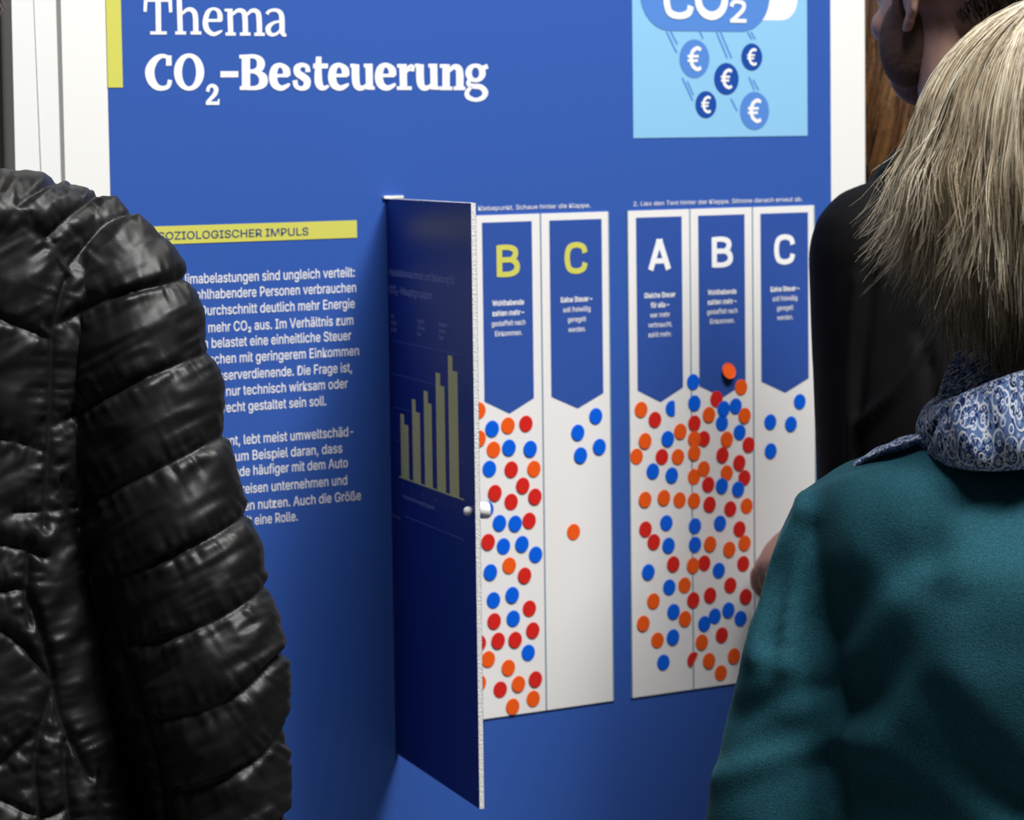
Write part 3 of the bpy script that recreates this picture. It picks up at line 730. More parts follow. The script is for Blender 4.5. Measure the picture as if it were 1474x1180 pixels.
def trousers(at, s, m, parent):
    ps = []
    for sx in (-1, 1):
        ps.append(tube([at(0.088 * sx, 0, 0.9), at(0.1 * sx, 0.01, 0.7), at(0.103 * sx, 0.012, 0.5), at(0.108 * sx, -0.005, 0.3), at(0.11 * sx, -0.005, 0.085)], np.array([0.104, 0.096, 0.076, 0.072, 0.068]) * s, 22))
    th = np.linspace(0, 2 * math.pi, 28, endpoint=False); M = np.stack([unit(at(1, 0, 0) - at(0, 0, 0)), unit(at(0, 1, 0) - at(0, 0, 0)), [0, 0, 1]], 1)
    ps.append(loft([at(0, 0, z) + (np.stack([hx * np.cos(th), hy * np.sin(th), np.zeros(28)], 1) * s) @ M.T for z, hx, hy in [(0.8, 0.17, 0.115), (0.88, 0.19, 0.128), (0.95, 0.185, 0.125), (1.04, 0.172, 0.118)]]))
    v, f = remesh(ps, 0.009, 3); n = normals(v, f)
    v = v + n * (0.004 * vnoise(v * np.array([14, 14, 9]), 3))[:, None]
    return attach('trousers', v, f, m, parent)
def shoes(at, s, m, parent):
    for sx in (-1, 1):
        v, f = remesh([tube([at(0.108 * sx, -0.045, 0.055), at(0.112 * sx, 0.06, 0.05), at(0.118 * sx, 0.165, 0.042)], np.array([0.045, 0.047, 0.038]) * s, 18), tube([at(0.108 * sx, -0.03, 0.07), at(0.108 * sx, -0.02, 0.12)], np.array([0.046, 0.044]) * s, 18)], 0.007, 3)
        v[:, 2] = np.maximum(v[:, 2], 0.004)
        attach('shoe', v, f, m, parent)
def attach(name, v, f, m, parent, smooth=True):
    o = mk(name, v, f, m, None, smooth); adopt(o, parent); return o
def rooted(name, v, f, m, base):        # top-level mesh with its origin at the person's feet
    o = mk(name, np.asarray(v) - np.array([base[0], base[1], 0]), f, m, None, True); o.location = (base[0], base[1], 0); return o
def set_float(o, name, arr):
    a = o.data.attributes.new(name, 'FLOAT', 'POINT'); a.data.foreach_set('value', np.asarray(arr, np.float32))

# --- materials for skin, cloth, hair
def skin(name, c, stub=None):
    m = mat(name, c, 0.5, 0.35, var=(40, 0.12), bump=(260, 0.15, 0.001))
    m.node_tree.nodes['Principled BSDF'].inputs['Subsurface Weight'].default_value = 0.12
    m.node_tree.nodes['Principled BSDF'].inputs['Subsurface Radius'].default_value = (0.01, 0.004, 0.002)
    return m
M_skin = skin('skin_fair', (0.62, 0.40, 0.29)); M_skin2 = skin('skin_rosy', (0.42, 0.25, 0.195))
M_nylon = mat('black_nylon', (0.0065, 0.0065, 0.007), 0.45, 0.24, bump=(700, 0.06, 0.001))
M_denim = mat('dark_trousers', (0.02, 0.022, 0.03), 0.8, 0.2, bump=(300, 0.2, 0.001))
M_shoe = mat('dark_leather', (0.02, 0.017, 0.015), 0.4, 0.4)
M_coat = mat('black_coat', (0.004, 0.004, 0.0045), 0.75, 0.10, bump=(500, 0.15, 0.001))
def hair_mat(name, cols, rough=0.38):
    m = bpy.data.materials.new(name); m.use_nodes = True; nt = m.node_tree; b = nt.nodes['Principled BSDF']
    a = nt.nodes.new('ShaderNodeAttribute'); a.attribute_name = 'tone'
    r = nt.nodes.new('ShaderNodeValToRGB')
    e = r.color_ramp.elements
    e[0].position, e[0].color = cols[0][0], (*cols[0][1], 1); e[1].position, e[1].color = cols[-1][0], (*cols[-1][1], 1)
    for p, c in cols[1:-1]: q = e.new(p); q.color = (*c, 1)
    nt.links.new(a.outputs['Fac'], r.inputs[0]); nt.links.new(r.outputs[0], b.inputs['Base Color'])
    b.inputs['Roughness'].default_value = rough; b.inputs['Specular IOR Level'].default_value = 0.5
    return m
M_hair = hair_mat('ash_blonde_hair', [(0.0, (0.045, 0.035, 0.026)), (0.4, (0.17, 0.135, 0.09)), (0.62, (0.55, 0.43, 0.27)), (1.0, (0.95, 0.86, 0.68))])
M_auburn = hair_mat('auburn_hair', [(0.0, (0.03, 0.012, 0.005)), (0.6, (0.16, 0.065, 0.02)), (1.0, (0.36, 0.18, 0.06))])
M_brown = hair_mat('dark_brown_hair', [(0.0, (0.012, 0.008, 0.006)), (1.0, (0.06, 0.035, 0.022))])

def strands_mesh(name, paths, rad, tone, m, parent):   # paths (N,K,3) -> three-sided hair tubes, one mesh
    N, Kp, _ = paths.shape
    T = np.gradient(paths, axis=1); T /= np.linalg.norm(T, axis=2, keepdims=True) + 1e-9
    ref = np.array([0.31, 0.22, 0.92]); A = np.cross(T, ref); A /= np.linalg.norm(A, axis=2, keepdims=True) + 1e-9; Bv = np.cross(T, A)
    prof = np.linspace(0, 1, Kp); prof = np.where(prof < 0.75, 1.0, 1 - (prof - 0.75) / 0.25 * 0.8)
    R = np.asarray(rad)[:, None, None] * prof[None, :, None]
    V = np.stack([paths + R * (math.cos(a) * A + math.sin(a) * Bv) for a in (0, 2.094, 4.189)], 2)   # N,K,3s,3
    base = (np.arange(N) * Kp * 3)[:, None, None]; k = (np.arange(Kp - 1) * 3)[None, :, None]; j = np.arange(3)[None, None, :]; j2 = (j + 1) % 3
    F = np.stack(np.broadcast_arrays(base + k + j, base + k + j2, base + k + 3 + j2, base + k + 3 + j), -1).reshape(-1, 4)
    o = mk(name, V.reshape(-1, 3), F, m, None, True)
    set_float(o, 'tone', np.repeat(np.clip(tone, 0, 1), Kp * 3)); adopt(o, parent)
    return o

def crease(v, f, px, lines, width, depth, seed=0):   # folds along measured lines: depth<0 valley, >0 ridge
    n = normals(v, f); disp = np.zeros(len(v))
    for ln, w, h in lines:
        d, s = pdist(px, catmull(ln, 6)); disp += h * np.exp(-(d / w) ** 2)
    return v + n * disp[:, None]

# ============ the man in the quilted jacket (left)
D1 = 2.5
ins = 12
tor = [hrow(-185, -10, 254, 2.50, 0.07, 4), hrow(-285, 62, 261, 2.50, 0.09, 6), hrow(-365, 122, 279, 2.505, 0.11, 8), hrow(-400, 152, 303, 2.51, 0.12, 8), hrow(-418, 172, 338, 2.52, 0.125, 8), hrow(-430, 175, 430, 2.52, 0.135), hrow(-420, 160, 560, 2.52, 0.14),
       hrow(-415, 165, 750, 2.52, 0.14), hrow(-420, 180, 950, 2.52, 0.145), hrow(-430, 225, 1200, 2.52, 0.15), hrow(-440, 235, 1500, 2.52, 0.16)]
def sl(L, R, d=2.475, k=0.86, bow=0):
    h = math.hypot(R[0] - L[0], R[1] - L[1]) / 2 / FPX * d
    t = unit(np.array(R, float) - np.array(L, float))
    return ((L[0] + t[0] * 4, L[1] + t[1] * 4), (R[0] - t[0] * ins, R[1] - t[1] * ins), d, h * k, bow)
arm = [sl((40, 330), (104, 262), 2.50), sl((35, 400), (170, 284), 2.49), sl((52, 470), (230, 328), 2.485), sl((66, 535), (274, 398), 2.48, bow=14), sl((74, 615), (308, 500), 2.475, bow=18), sl((84, 705), (327, 602), 2.47, bow=20),
       sl((102, 792), (354, 708), 2.465, bow=22), sl((132, 872), (378, 792), 2.46, bow=24), sl((150, 955), (398, 866), 2.455, bow=26), sl((175, 1042), (413, 930), 2.45, bow=26), sl((198, 1122), (418, 1022), 2.45, bow=26),
       sl((212, 1212), (420, 1122), 2.45, bow=24), sl((222, 1332), (412, 1262), 2.44, bow=16), sl((235, 1440), (385, 1395), 2.43, bow=8)]
arm2 = [((-260 - 2 * L[0] + L[0], L[1]), (-260 - R[0], R[1]), d, hd, b) for L, R, d, hd, b in arm]
arm2 = [(R, L, d, hd, b) for L, R, d, hd, b in arm2]
v, f = remesh([prow(tor, p=2.3), prow(arm), prow(arm2)], 0.0022, 16)
px, dep = proj(v)
seams = [[(20, 300), (55, 278), (97, 257)], [(62, 345), (100, 310), (151, 277)], [(95, 386), (131, 345), (159, 320), (204, 303), (240, 290)], [(70, 472), (100, 458), (139, 437), (191, 421), (239, 409), (265, 402), (300, 404)],
         [(72, 615), (131, 584), (191, 552), (247, 528), (287, 511), (325, 494)], [(20, 738), (102, 730), (175, 699), (255, 662), (295, 640), (345, 612)], [(128, 838), (203, 818), (285, 783), (338, 751), (380, 712)],
         [(142, 930), (228, 922), (301, 897), (358, 863), (410, 812)], [(190, 1038), (211, 1036), (285, 1025), (346, 997), (390, 952), (430, 912)], [(215, 1142), (240, 1139), (305, 1127), (366, 1094), (403, 1054), (445, 1000)],
         [(225, 1250), (330, 1235), (400, 1180), (450, 1120)], [(225, 1350), (330, 1335), (420, 1260)],
         [(97, 390), (84, 432), (75, 480), (72, 540), (70, 620), (66, 700), (62, 760)], [(88, 690), (100, 753), (134, 834), (175, 932), (195, 980), (215, 1058), (232, 1127), (240, 1250)],
         [(-330, 400), (-200, 432), (-90, 440), (0, 459), (75, 491)], [(-330, 570), (-160, 606), (0, 630), (70, 652)], [(-330, 740), (-160, 770), (0, 783), (60, 800)],
         [(-160, 880), (0, 850), (40, 862), (75, 980)], [(40, 560 + 220), (37, 860), (42, 900)], [(75, 985), (50, 1090), (56, 1180), (60, 1300)], [(92, 1065), (92, 1120), (100, 1190), (100, 1300)], [(75, 985), (88, 1040), (128, 1120)], [(0, 905), (37, 935), (75, 985)], [(0, 1100), (45, 1060)], [(-60, 960), (-40, 1300)], [(-300, 1000), (-60, 990)],
         [(140, 1115), (143, 1180), (150, 1300)], [(0, 1150), (60, 1175), (100, 1160)]]
seams += [[(-260 - a_, b_ + 6) for a_, b_ in q_] for q_ in seams[:14]]
piping_line = catmull([(-70, 250), (-30, 268), (0, 285), (30, 310), (58, 343), (80, 370), (97, 394)], 8)
seams.append([(-70, 250), (-30, 268), (0, 285), (30, 310), (58, 343), (80, 370), (97, 392)])
dm = np.full(len(v), 1e9); sm = np.zeros(len(v)); idm = np.zeros(len(v))
for k, sline in enumerate(seams):
    d, s = pdist(px, catmull(sline, 8)); mk_ = d < dm
    dm[mk_] = d[mk_]; sm[mk_] = s[mk_]; idm[mk_] = k
n = normals(v, f)
puff = -0.0016 * np.exp(-(dm / 2.8) ** 2) + 0.0026 * (1 - np.exp(-(dm / 4.5))) + 0.0034 * (1 - np.exp(-(dm / 26.0)))
puck = np.exp(-dm / 26) * (1 - np.exp(-(dm / 4) ** 2)) * (vnoise(np.stack([sm / 6.5 + idm * 17.3, dm / 80], 1), 5) * 0.0030 + vnoise(np.stack([sm / 3.2 + idm * 7.3, dm / 60], 1), 25) * 0.0012)
wr1 = vnoise(np.stack([(px[:, 0] * 0.9 + px[:, 1] * 0.44) / 22, (-px[:, 0] * 0.44 + px[:, 1] * 0.9) / 75, dep * 12], 1), 6) * 0.0022
wr2 = vnoise(np.stack([px[:, 0] / 60, px[:, 1] / 60, dep * 12], 1), 8) * 0.002
wr3 = (0.5 - np.abs(vnoise(np.stack([(px[:, 0] * 0.6 + px[:, 1] * 0.8) / 40, (-px[:, 0] * 0.8 + px[:, 1] * 0.6) / 95, dep * 9], 1), 12))) * 0.0034
seams += [[(-260 - a_, b_ + 6) for a_, b_ in q_] for q_ in seams[:14]]
piping_line = catmull([(-70, 250), (-30, 268), (0, 285), (30, 310), (58, 343), (80, 370), (97, 394)], 8)
dp, sp_ = pdist(px, piping_line)
pip = 0.0055 * np.exp(-(dp / 3.6) ** 2)
wr4 = (0.4 - np.abs(vnoise(np.stack([(px[:, 0] * 0.5 + px[:, 1] * 0.87) / 13, (-px[:, 0] * 0.87 + px[:, 1] * 0.5) / 46, dep * 9], 1), 15))) * 0.0022
v = v + n * (puff + (puck + wr1 + wr2 + wr3 + wr4) * np.minimum(dm / 10, 1) + pip)[:, None]
v = lap(v, f, 2, 0.45)
shj, elj, wrj = P(120, 410, 2.49), P(240, 850, 2.465), P(310, 1400, 2.44)
shl, ell, wrl = P(-385, 410, 2.49), P(-500, 850, 2.47), P(-570, 1400, 2.44)
base1 = P(-128, 600, 2.52)[:2]; s1 = P(0, 330, 2.5)[2] / 1.43
dn = np.array([0.05, 0.1, -1.0])
(bv, bf), at1 = person_body(base1, (0.12, 1), s1, P(-152, 55, 2.49), (0.25, 1), [(shj, elj, wrj, dn, (1, 0, 0), 1, 0.3), (shl, ell, wrl, dn, (-1, 0, 0), -1, 0.3)])
man1 = rooted('person', bv, bf, M_skin, base1)
tag(man1, 'person seen from behind in a black quilted puffer jacket at the left edge', 'person', 'visitors at the panel')
attach('quilted_jacket', v, f, M_nylon, man1)
trousers(at1, s1, M_denim, man1); shoes(at1, s1, M_shoe, man1)
def cap_hair(name, C, hf, r, sc, m, parent, n=5000, length=0.03, low=1.9, zoff=0.03, seed=1, back=-0.012):
    g = np.random.default_rng(seed); M = basis(hf)
    a = g.uniform(0, 2 * math.pi, n * 2); z = g.uniform(-0.55, 1, n * 2)
    dirs = np.stack([np.sqrt(1 - z * z) * np.cos(a), np.sqrt(1 - z * z) * np.sin(a), z], 1)
    keep = ~((dirs[:, 1] > 0.25) & (dirs[:, 2] < 0.55)) & ~((np.abs(dirs[:, 0]) > 0.75) & (dirs[:, 2] < -0.1))
    dirs = dirs[keep][:n]; n = len(dirs)
    root = np.array([0, back, zoff]) + dirs * np.array(r) * 0.98
    tan = np.stack([dirs[:, 0] * 0.3, -0.5 * np.ones(n), -0.8 * np.ones(n)], 1); tan -= dirs * np.sum(tan * dirs, 1, keepdims=True)
    t = np.linspace(0, 1, 6)[None, :, None]
    L = length * g.uniform(0.6, 1.2, n)[:, None, None]
    pth = root[:, None] + dirs[:, None] * L * (0.5 * t - 0.2 * t * t) + tan[:, None] * L * 0.8 * t + g.normal(0, 0.0015, (n, 1, 3)) * t
    pth = C + (pth * sc) @ M.T
    return strands_mesh(name, pth, np.full(n, 0.0007), g.uniform(0, 1, n), m, parent)
HC = P(-152, 55, 2.49)
cap_hair('hair', HC, (0.25, 1), (0.08, 0.101, 0.088), 1.0, M_brown, man1, n=6000, length=0.035, seed=3)

# ============ the woman in the teal jumper (right)
D2 = 2.3
def mir(x): return 2 * 1446 - x
tl_ = [(1352, 600, .06), (1318, 632, .068), (1262, 655, .080), (1205, 676, .090), (1180, 700, .098), (1172, 760, .115), (1180, 850, .134), (1190, 1000, .133), (1196, 1180, .115), (1190, 1400, .13), (1185, 1650, .135)]
tor2 = [hrow(x, mir(x), y, 2.30, hd, 6 if y < 700 else 0) for x, y, hd in tl_]
al = [((1195, 684), (1262, 762), 2.30), ((1158, 702), (1250, 815), 2.30), ((1130, 748), (1250, 870), 2.30), ((1107, 815), (1248, 930), 2.30), ((1085, 890), (1240, 985), 2.29), ((1063, 965), (1228, 1035), 2.28), ((1043, 1040), (1212, 1080), 2.285),
      ((1024, 1120), (1212, 1150), 2.28), ((1009, 1200), (1205, 1225), 2.28), ((1005, 1290), (1195, 1310), 2.30), ((1015, 1380), (1180, 1400), 2.36), ((1040, 1430), (1180, 1455), 2.45)]
def aw(L, R, d): 
    h = math.hypot(R[0] - L[0], R[1] - L[1]) / 2 / FPX * d
    return (L, R, d, h * 0.9, 6)
al = [aw(*q) for q in al]
ar = [((mir(R[0]), R[1]), (mir(L[0]), L[1]), d, h, b) for L, R, d, h, b in al]
v, f = remesh([prow(tor2, p=2.3), prow(al), prow(ar)], 0.005, 9)
px, dep = proj(v); n = normals(v, f)
folds = [([(1166, 702), (1168, 750), (1178, 830), (1192, 920), (1206, 1010), (1214, 1090), (1220, 1180)], 5, -0.003), ([(1166, 702), (1168, 750), (1178, 830), (1192, 920), (1206, 1010), (1214, 1090), (1220, 1180)], 16, -0.002),
         ([(1160, 715), (1128, 790), (1104, 870), (1088, 950)], 14, 0.006), ([(1163, 735), (1146, 800), (1134, 880), (1128, 960)], 12, 0.007), ([(1158, 760), (1128, 850), (1112, 930)], 11, -0.007), ([(1140, 735), (1108, 800), (1085, 880)], 9, -0.005),
         ([(1210, 900), (1250, 840), (1290, 800), (1330, 790)], 40, -0.010), ([(1225, 1010), (1290, 950), (1330, 860)], 45, -0.012), ([(1235, 1060), (1320, 1110), (1420, 1180), (1474, 1230)], 30, 0.004), ([(1330, 880), (1390, 1000), (1474, 1100)], 50, 0.004), ([(1340, 1000), (1400, 1080), (1474, 1160)], 26, -0.004),
         ([(1163, 702), (1200, 684), (1250, 668), (1305, 655)], 3.0, -0.0022), ([(1163, 708), (1200, 690), (1250, 674), (1305, 661)], 5, 0.0012), ([(1060, 1030), (1130, 1000), (1200, 985)], 18, -0.004), ([(1030, 1120), (1120, 1090), (1205, 1060)], 20, 0.005)]
disp = np.zeros(len(v))
for ln, w, h in folds:
    d, s = pdist(px, catmull(ln, 6)); disp += h * np.exp(-(d / w) ** 2)
front = np.clip(-(n @ RC[:, 1]) * 3 + 0.5, 0, 1)
disp = disp * front + 0.004 * vnoise(v * 9, 2) + 0.0012 * vnoise(v * 40, 4)
v = v + n * disp[:, None]; v = lap(v, f, 3, 0.5)

M_teal = mat('teal_knit', (0.020, 0.105, 0.135), 0.85, 0.15, sheen=0.12, sheen_tint=(0.35, 0.7, 0.8))
nt = M_teal.node_tree; b_ = nt.nodes['Principled BSDF']; tc = nt.nodes['Texture Coordinate']
n1 = nt.nodes.new('ShaderNodeTexNoise'); n1.inputs['Scale'].default_value = 800; n1.inputs['Detail'].default_value = 4
n2 = nt.nodes.new('ShaderNodeTexVoronoi'); n2.inputs['Scale'].default_value = 230
for q in (n1, n2): nt.links.new(tc.outputs['Object'], q.inputs['Vector'])
rp = nt.nodes.new('ShaderNodeValToRGB'); rp.color_ramp.elements[0].position = 0.3; rp.color_ramp.elements[0].color = (0.0098, 0.060, 0.084, 1); rp.color_ramp.elements[1].position = 0.72; rp.color_ramp.elements[1].color = (0.025, 0.132, 0.178, 1)
nt.links.new(n1.outputs['Fac'], rp.inputs[0])
lt_ = nt.nodes.new('ShaderNodeMath'); lt_.operation = 'LESS_THAN'; lt_.inputs[1].default_value = 0.04; nt.links.new(n2.outputs['Distance'], lt_.inputs[0])
sp2 = nt.nodes.new('ShaderNodeSeparateColor'); nt.links.new(n2.outputs['Color'], sp2.inputs[0])
gt = nt.nodes.new('ShaderNodeMath'); gt.operation = 'GREATER_THAN'; gt.inputs[1].default_value = 0.86; nt.links.new(sp2.outputs[0], gt.inputs[0])
ml = nt.nodes.new('ShaderNodeMath'); ml.operation = 'MULTIPLY'; nt.links.new(lt_.outputs[0], ml.inputs[0]); nt.links.new(gt.outputs[0], ml.inputs[1])
mx = nt.nodes.new('ShaderNodeMix'); mx.data_type = 'RGBA'; mx.inputs[7].default_value = (0.22, 0.30, 0.33, 1)
nt.links.new(ml.outputs[0], mx.inputs[0]); nt.links.new(rp.outputs[0], mx.inputs[6]); nt.links.new(mx.outputs[2], b_.inputs['Base Color'])
bp = nt.nodes.new('ShaderNodeBump'); bp.inputs['Strength'].default_value = 0.45; bp.inputs['Distance'].default_value = 0.0010
nt.links.new(n1.outputs['Fac'], bp.inputs['Height']); nt.links.new(bp.outputs[0], b_.inputs['Normal'])

base2 = P(1446, 600, 2.31)[:2]; s2 = P(1446, 735, 2.3)[2] / 1.40
HW = P(1548, 285, 2.28)
(bv, bf), at2 = person_body(base2, (-0.05, 1), s2, HW + np.array([0, 0, 0.0]), (0.9, 0.42), [(P(1216, 800, 2.3), P(1108, 1260, 2.28), P(1125, 1430, 2.47), (0.3, 1, -0.2), (0, 0, 1), 1, 0.4), (P(mir(1216), 800, 2.3), P(mir(1108), 1260, 2.28), P(mir(1125), 1430, 2.47), (-0.3, 1, -0.2), (0, 0, 1), -1, 0.4)], head_s=0.97, ak=0.62)
wom = rooted('person', bv, bf, M_skin2, base2)
tag(wom, 'person with ash blonde bob, blue paisley scarf and teal jumper at the right edge', 'person', 'visitors at the panel')
attach('jumper', v, f, M_teal, wom)
trousers(at2, s2, M_denim, wom); shoes(at2, s2, M_shoe, wom)

# hair: a layered bob with flicked-out tips
HCp = P(1555, 270, 2.28); mpp = 2.28 / FPX
XA, YA, ZA = RC[:, 0], RC[:, 1], RC[:, 2]
def bob(name, n_cl, per, seed, parent):
    g = np.random.default_rng(seed); Kp = 16; P_, rad, tone = [], [], []
    ax, ay, az = 0.1275, 0.108, 0.1385
    t = np.linspace(0, 1, Kp)
    for c in range(n_cl):
        phi = g.uniform(math.pi * 0.62, math.pi * 2.08) if g.random() < 0.88 else g.uniform(0, 2 * math.pi)   # pi = left of the photo, 1.5 pi = towards the viewer
        lay = g.random() ** 1.1                     # 0 outer .. 1 inner
        a0 = (0.12 + 0.75 * lay + g.uniform(-0.1, 0.15)); sc_ = 1.0 - 0.13 * lay + g.uniform(-0.012, 0.02)
        left = max(0, -math.cos(phi)); 
        z_tip = -(0.052 + 0.078 * lay + g.uniform(-0.022, 0.022)) - 0.028 * (1 - left)
        flick = g.uniform(0.018, 0.062) * (1 - 0.35 * lay) * (0.25 + 0.75 * left)
        taper = 0.20 + 0.24 * lay; sw = g.normal(0.0, 0.10) + 0.10
        ph0 = g.uniform(0, 6.28); tn = g.normal(0.75, 0.23) - 0.30 * lay - 0.30 * math.exp(-((phi - 1.42 * math.pi) / 0.10) ** 2); wob = g.uniform(0.0015, 0.004)
        for k in range(per):
            dph = g.normal(0, 0.055); da = g.normal(0, 0.07); ds = g.normal(0, 0.011); dl = g.normal(0, 0.010)
            zt = z_tip + dl; th_end = math.pi / 2
            arc = (th_end - a0 - da) * (az + ax) / 2; total = arc + abs(zt)
            sdist = t * total
            on = sdist <= arc
            alpha = np.where(on, a0 + da + sdist / max(arc, 1e-4) * (th_end - a0 - da), th_end)
            down = np.maximum(sdist - arc, 0); dn_ = down / abs(zt)
            rr = np.sin(alpha) * (1 - taper * dn_ ** 1.4)
            nar = 1 - 0.55 * t
            p_ = phi + dph * nar + sw * (t - 0.3) + 0.03 * np.sin(t * 5 + ph0)
            fl = flick * np.clip((t - 0.60) / 0.40, 0, 1) ** 1.8 * g.uniform(0.5, 1.4)
            zz = np.cos(alpha) * az * (sc_ + ds * nar) - down + fl * 0.45
            R1 = (sc_ + ds * nar)
            x = (ax * R1 * rr + fl) * np.cos(p_); y = (ay * R1 * rr + fl) * np.sin(p_)
            w = wob * np.sin(t * 7 + ph0)
            q = np.stack([x + w * np.sin(p_), y - w * np.cos(p_), zz], 1)
            q += np.cumsum(g.normal(0, 0.0004, (Kp, 3)), 0)
            P_.append(q); rad.append(g.uniform(0.00016, 0.00036)); tone.append(tn + g.normal(0, 0.17))
    P_ = np.array(P_); W = HCp + P_[..., 0:1] * XA + P_[..., 1:2] * YA + P_[..., 2:3] * ZA
    return strands_mesh(name, W, rad, np.array(tone), M_hair, parent)
bob('hair', 620, 26, 5, wom)
# under-hair close to the scalp and nape
ev, ef = remesh([ellipsoid(HCp + 0.0 * ZA, (0.112, 0.094, 0.123), np.stack([XA, YA, ZA], 1)), ellipsoid(P(1500, 380, 2.285), (0.075, 0.07, 0.075), np.stack([XA, YA, ZA], 1))], 0.005, 4)
ev = ev + normals(ev, ef) * (0.003 * vnoise(ev * np.array([160, 160, 20]), 9))[:, None]
under = attach('under_hair', ev, ef, M_hair, wom); set_float(under, 'tone', 0.12 + 0.1 * vnoise(ev * np.array([300, 300, 20]), 3))

# paisley scarf
def scarf_mat():
    m = bpy.data.materials.new('paisley_cotton'); m.use_nodes = True; nt = m.node_tree; b = nt.nodes['Principled BSDF']
    N = nt.nodes.new; Lk = nt.links.new
    uvn = N('ShaderNodeUVMap'); uvn.uv_map = 'UVMap'
    def math_(op, a, b2=None):
        q = N('ShaderNodeMath'); q.operation = op
        for i, x in enumerate((a, b2)):
            if x is None: continue
            if isinstance(x, (int, float)): q.inputs[i].default_value = x
            else: Lk(x, q.inputs[i])
        return q.outputs[0]
    def mixc(fac, a, c):
        q = N('ShaderNodeMix'); q.data_type = 'RGBA'; Lk(fac, q.inputs[0])
        for i, x in ((6, a), (7, c)):
            if isinstance(x, tuple): q.inputs[i].default_value = (*x, 1)
            else: Lk(x, q.inputs[i])
        return q.outputs[2]
    NAVY, WHT, MID = (0.012, 0.022, 0.085), (0.72, 0.76, 0.84), (0.125, 0.205, 0.44)
    def cells(scale, rnd, seed):
        mp = N('ShaderNodeMapping'); mp.inputs['Location'].default_value = (seed, seed * 0.7, 0); Lk(uvn.outputs[0], mp.inputs[0])
        vo = N('ShaderNodeTexVoronoi'); vo.voronoi_dimensions = '2D'; vo.inputs['Scale'].default_value = scale; vo.inputs['Randomness'].default_value = rnd
        Lk(mp.outputs[0], vo.inputs['Vector'])
        sc2 = N('ShaderNodeVectorMath'); sc2.operation = 'SCALE'; sc2.inputs['Scale'].default_value = 1.0; Lk(vo.outputs['Position'], sc2.inputs[0])
        df = N('ShaderNodeVectorMath'); df.operation = 'SUBTRACT'; Lk(mp.outputs[0], df.inputs[0]); Lk(sc2.outputs[0], df.inputs[1])
        sx = N('ShaderNodeSeparateXYZ'); Lk(df.outputs[0], sx.inputs[0])
        ang = math_('ARCTAN2', sx.outputs[1], sx.outputs[0])
        cs = N('ShaderNodeSeparateColor'); Lk(vo.outputs['Color'], cs.inputs[0])
        return vo.outputs['Distance'], ang, cs.outputs[0]
    d, a, r = cells(76, 0.85, 0.0)
    a2 = math_('ADD', a, math_('MULTIPLY', r, 6.28))
    pet = math_('SINE', math_('MULTIPLY', a2, 9.0))
    fan = math_('MULTIPLY', math_('GREATER_THAN', pet, 0.15), math_('MULTIPLY', math_('GREATER_THAN', d, 0.16), math_('LESS_THAN', d, 0.42)))
    fan = math_('MULTIPLY', fan, math_('GREATER_THAN', math_('SINE', a2), -0.35))
    eye = math_('MULTIPLY', math_('LESS_THAN', d, 0.13), math_('GREATER_THAN', d, 0.06))
    rim = math_('MULTIPLY', math_('GREATER_THAN', d, 0.44), math_('LESS_THAN', math_('ADD', d, math_('MULTIPLY', math_('SINE', math_('MULTIPLY', a2, 2)), 0.05)), 0.52))
    d2, ab, r2 = cells(118, 1.0, 3.7)
    lp = math_('ADD', d2, math_('MULTIPLY', math_('SINE', math_('ADD', ab, math_('MULTIPLY', r2, 6.28))), 0.12))
    loop = math_('MULTIPLY', math_('MULTIPLY', math_('GREATER_THAN', lp, 0.18), math_('LESS_THAN', lp, 0.30)), math_('GREATER_THAN', r2, 0.35))
    dotw = math_('LESS_THAN', d2, 0.07)
    ns = N('ShaderNodeTexNoise'); ns.noise_dimensions = '2D'; ns.inputs['Scale'].default_value = 60; ns.inputs['Detail'].default_value = 1; Lk(uvn.outputs[0], ns.inputs['Vector'])
    scr = math_('LESS_THAN', math_('ABSOLUTE', math_('SUBTRACT', math_('FRACT', math_('MULTIPLY', ns.outputs['Fac'], 5.0)), 0.5)), 0.07)
    d3, a3, r3 = cells(210, 1.0, 9.1)
    tick = math_('LESS_THAN', d3, 0.20)
    c = mixc(tick, MID, (0.40, 0.48, 0.68))
    c = mixc(scr, c, NAVY); c = mixc(rim, c, WHT); c = mixc(loop, c, WHT); c = mixc(fan, c, NAVY); c = mixc(eye, c, WHT); c = mixc(dotw, c, NAVY)
    Lk(c, b.inputs['Base Color']); b.inputs['Roughness'].default_value = 0.8; b.inputs['Specular IOR Level'].default_value = 0.15
    return m
M_scarf = scarf_mat()
def set_uv(o, uvs):
    me = o.data; lay = me.uv_layers.new(name='UVMap'); li = np.empty(len(me.loops), np.int32); me.loops.foreach_get('vertex_index', li)
    lay.data.foreach_set('uv', np.asarray(uvs, np.float32)[li].ravel())
def sheet(name, S, m, parent, uvs=None, wrap=False, thick=0.0):   # S (r,c,3) grid -> cloth
    r, c, _ = S.shape; v = S.reshape(-1, 3); f = grid_faces(r, c, wrap)
    if uvs is None:
        du = np.concatenate([np.zeros((r, 1)), np.cumsum(np.linalg.norm(np.diff(S, axis=1), axis=2), 1)], 1); dv = np.concatenate([np.zeros((1, c)), np.cumsum(np.linalg.norm(np.diff(S, axis=0), axis=2), 0)], 0)
        uvs = np.stack([du, dv], -1).reshape(-1, 2)
    o = mk(name, v, f, m, None, True); set_uv(o, uvs); adopt(o, parent)
    if thick:
        md = o.modifiers.new('thick', 'SOLIDIFY'); md.thickness = thick; md.offset = 0
    return o
NP = 240
ph = np.linspace(0, 2 * math.pi, NP, endpoint=False)      # pi = left, 1.5 pi = towards the viewer
fw = np.clip(-np.sin(ph), 0, 1) ** 0.7; bk = np.clip(np.sin(ph), 0, 1)
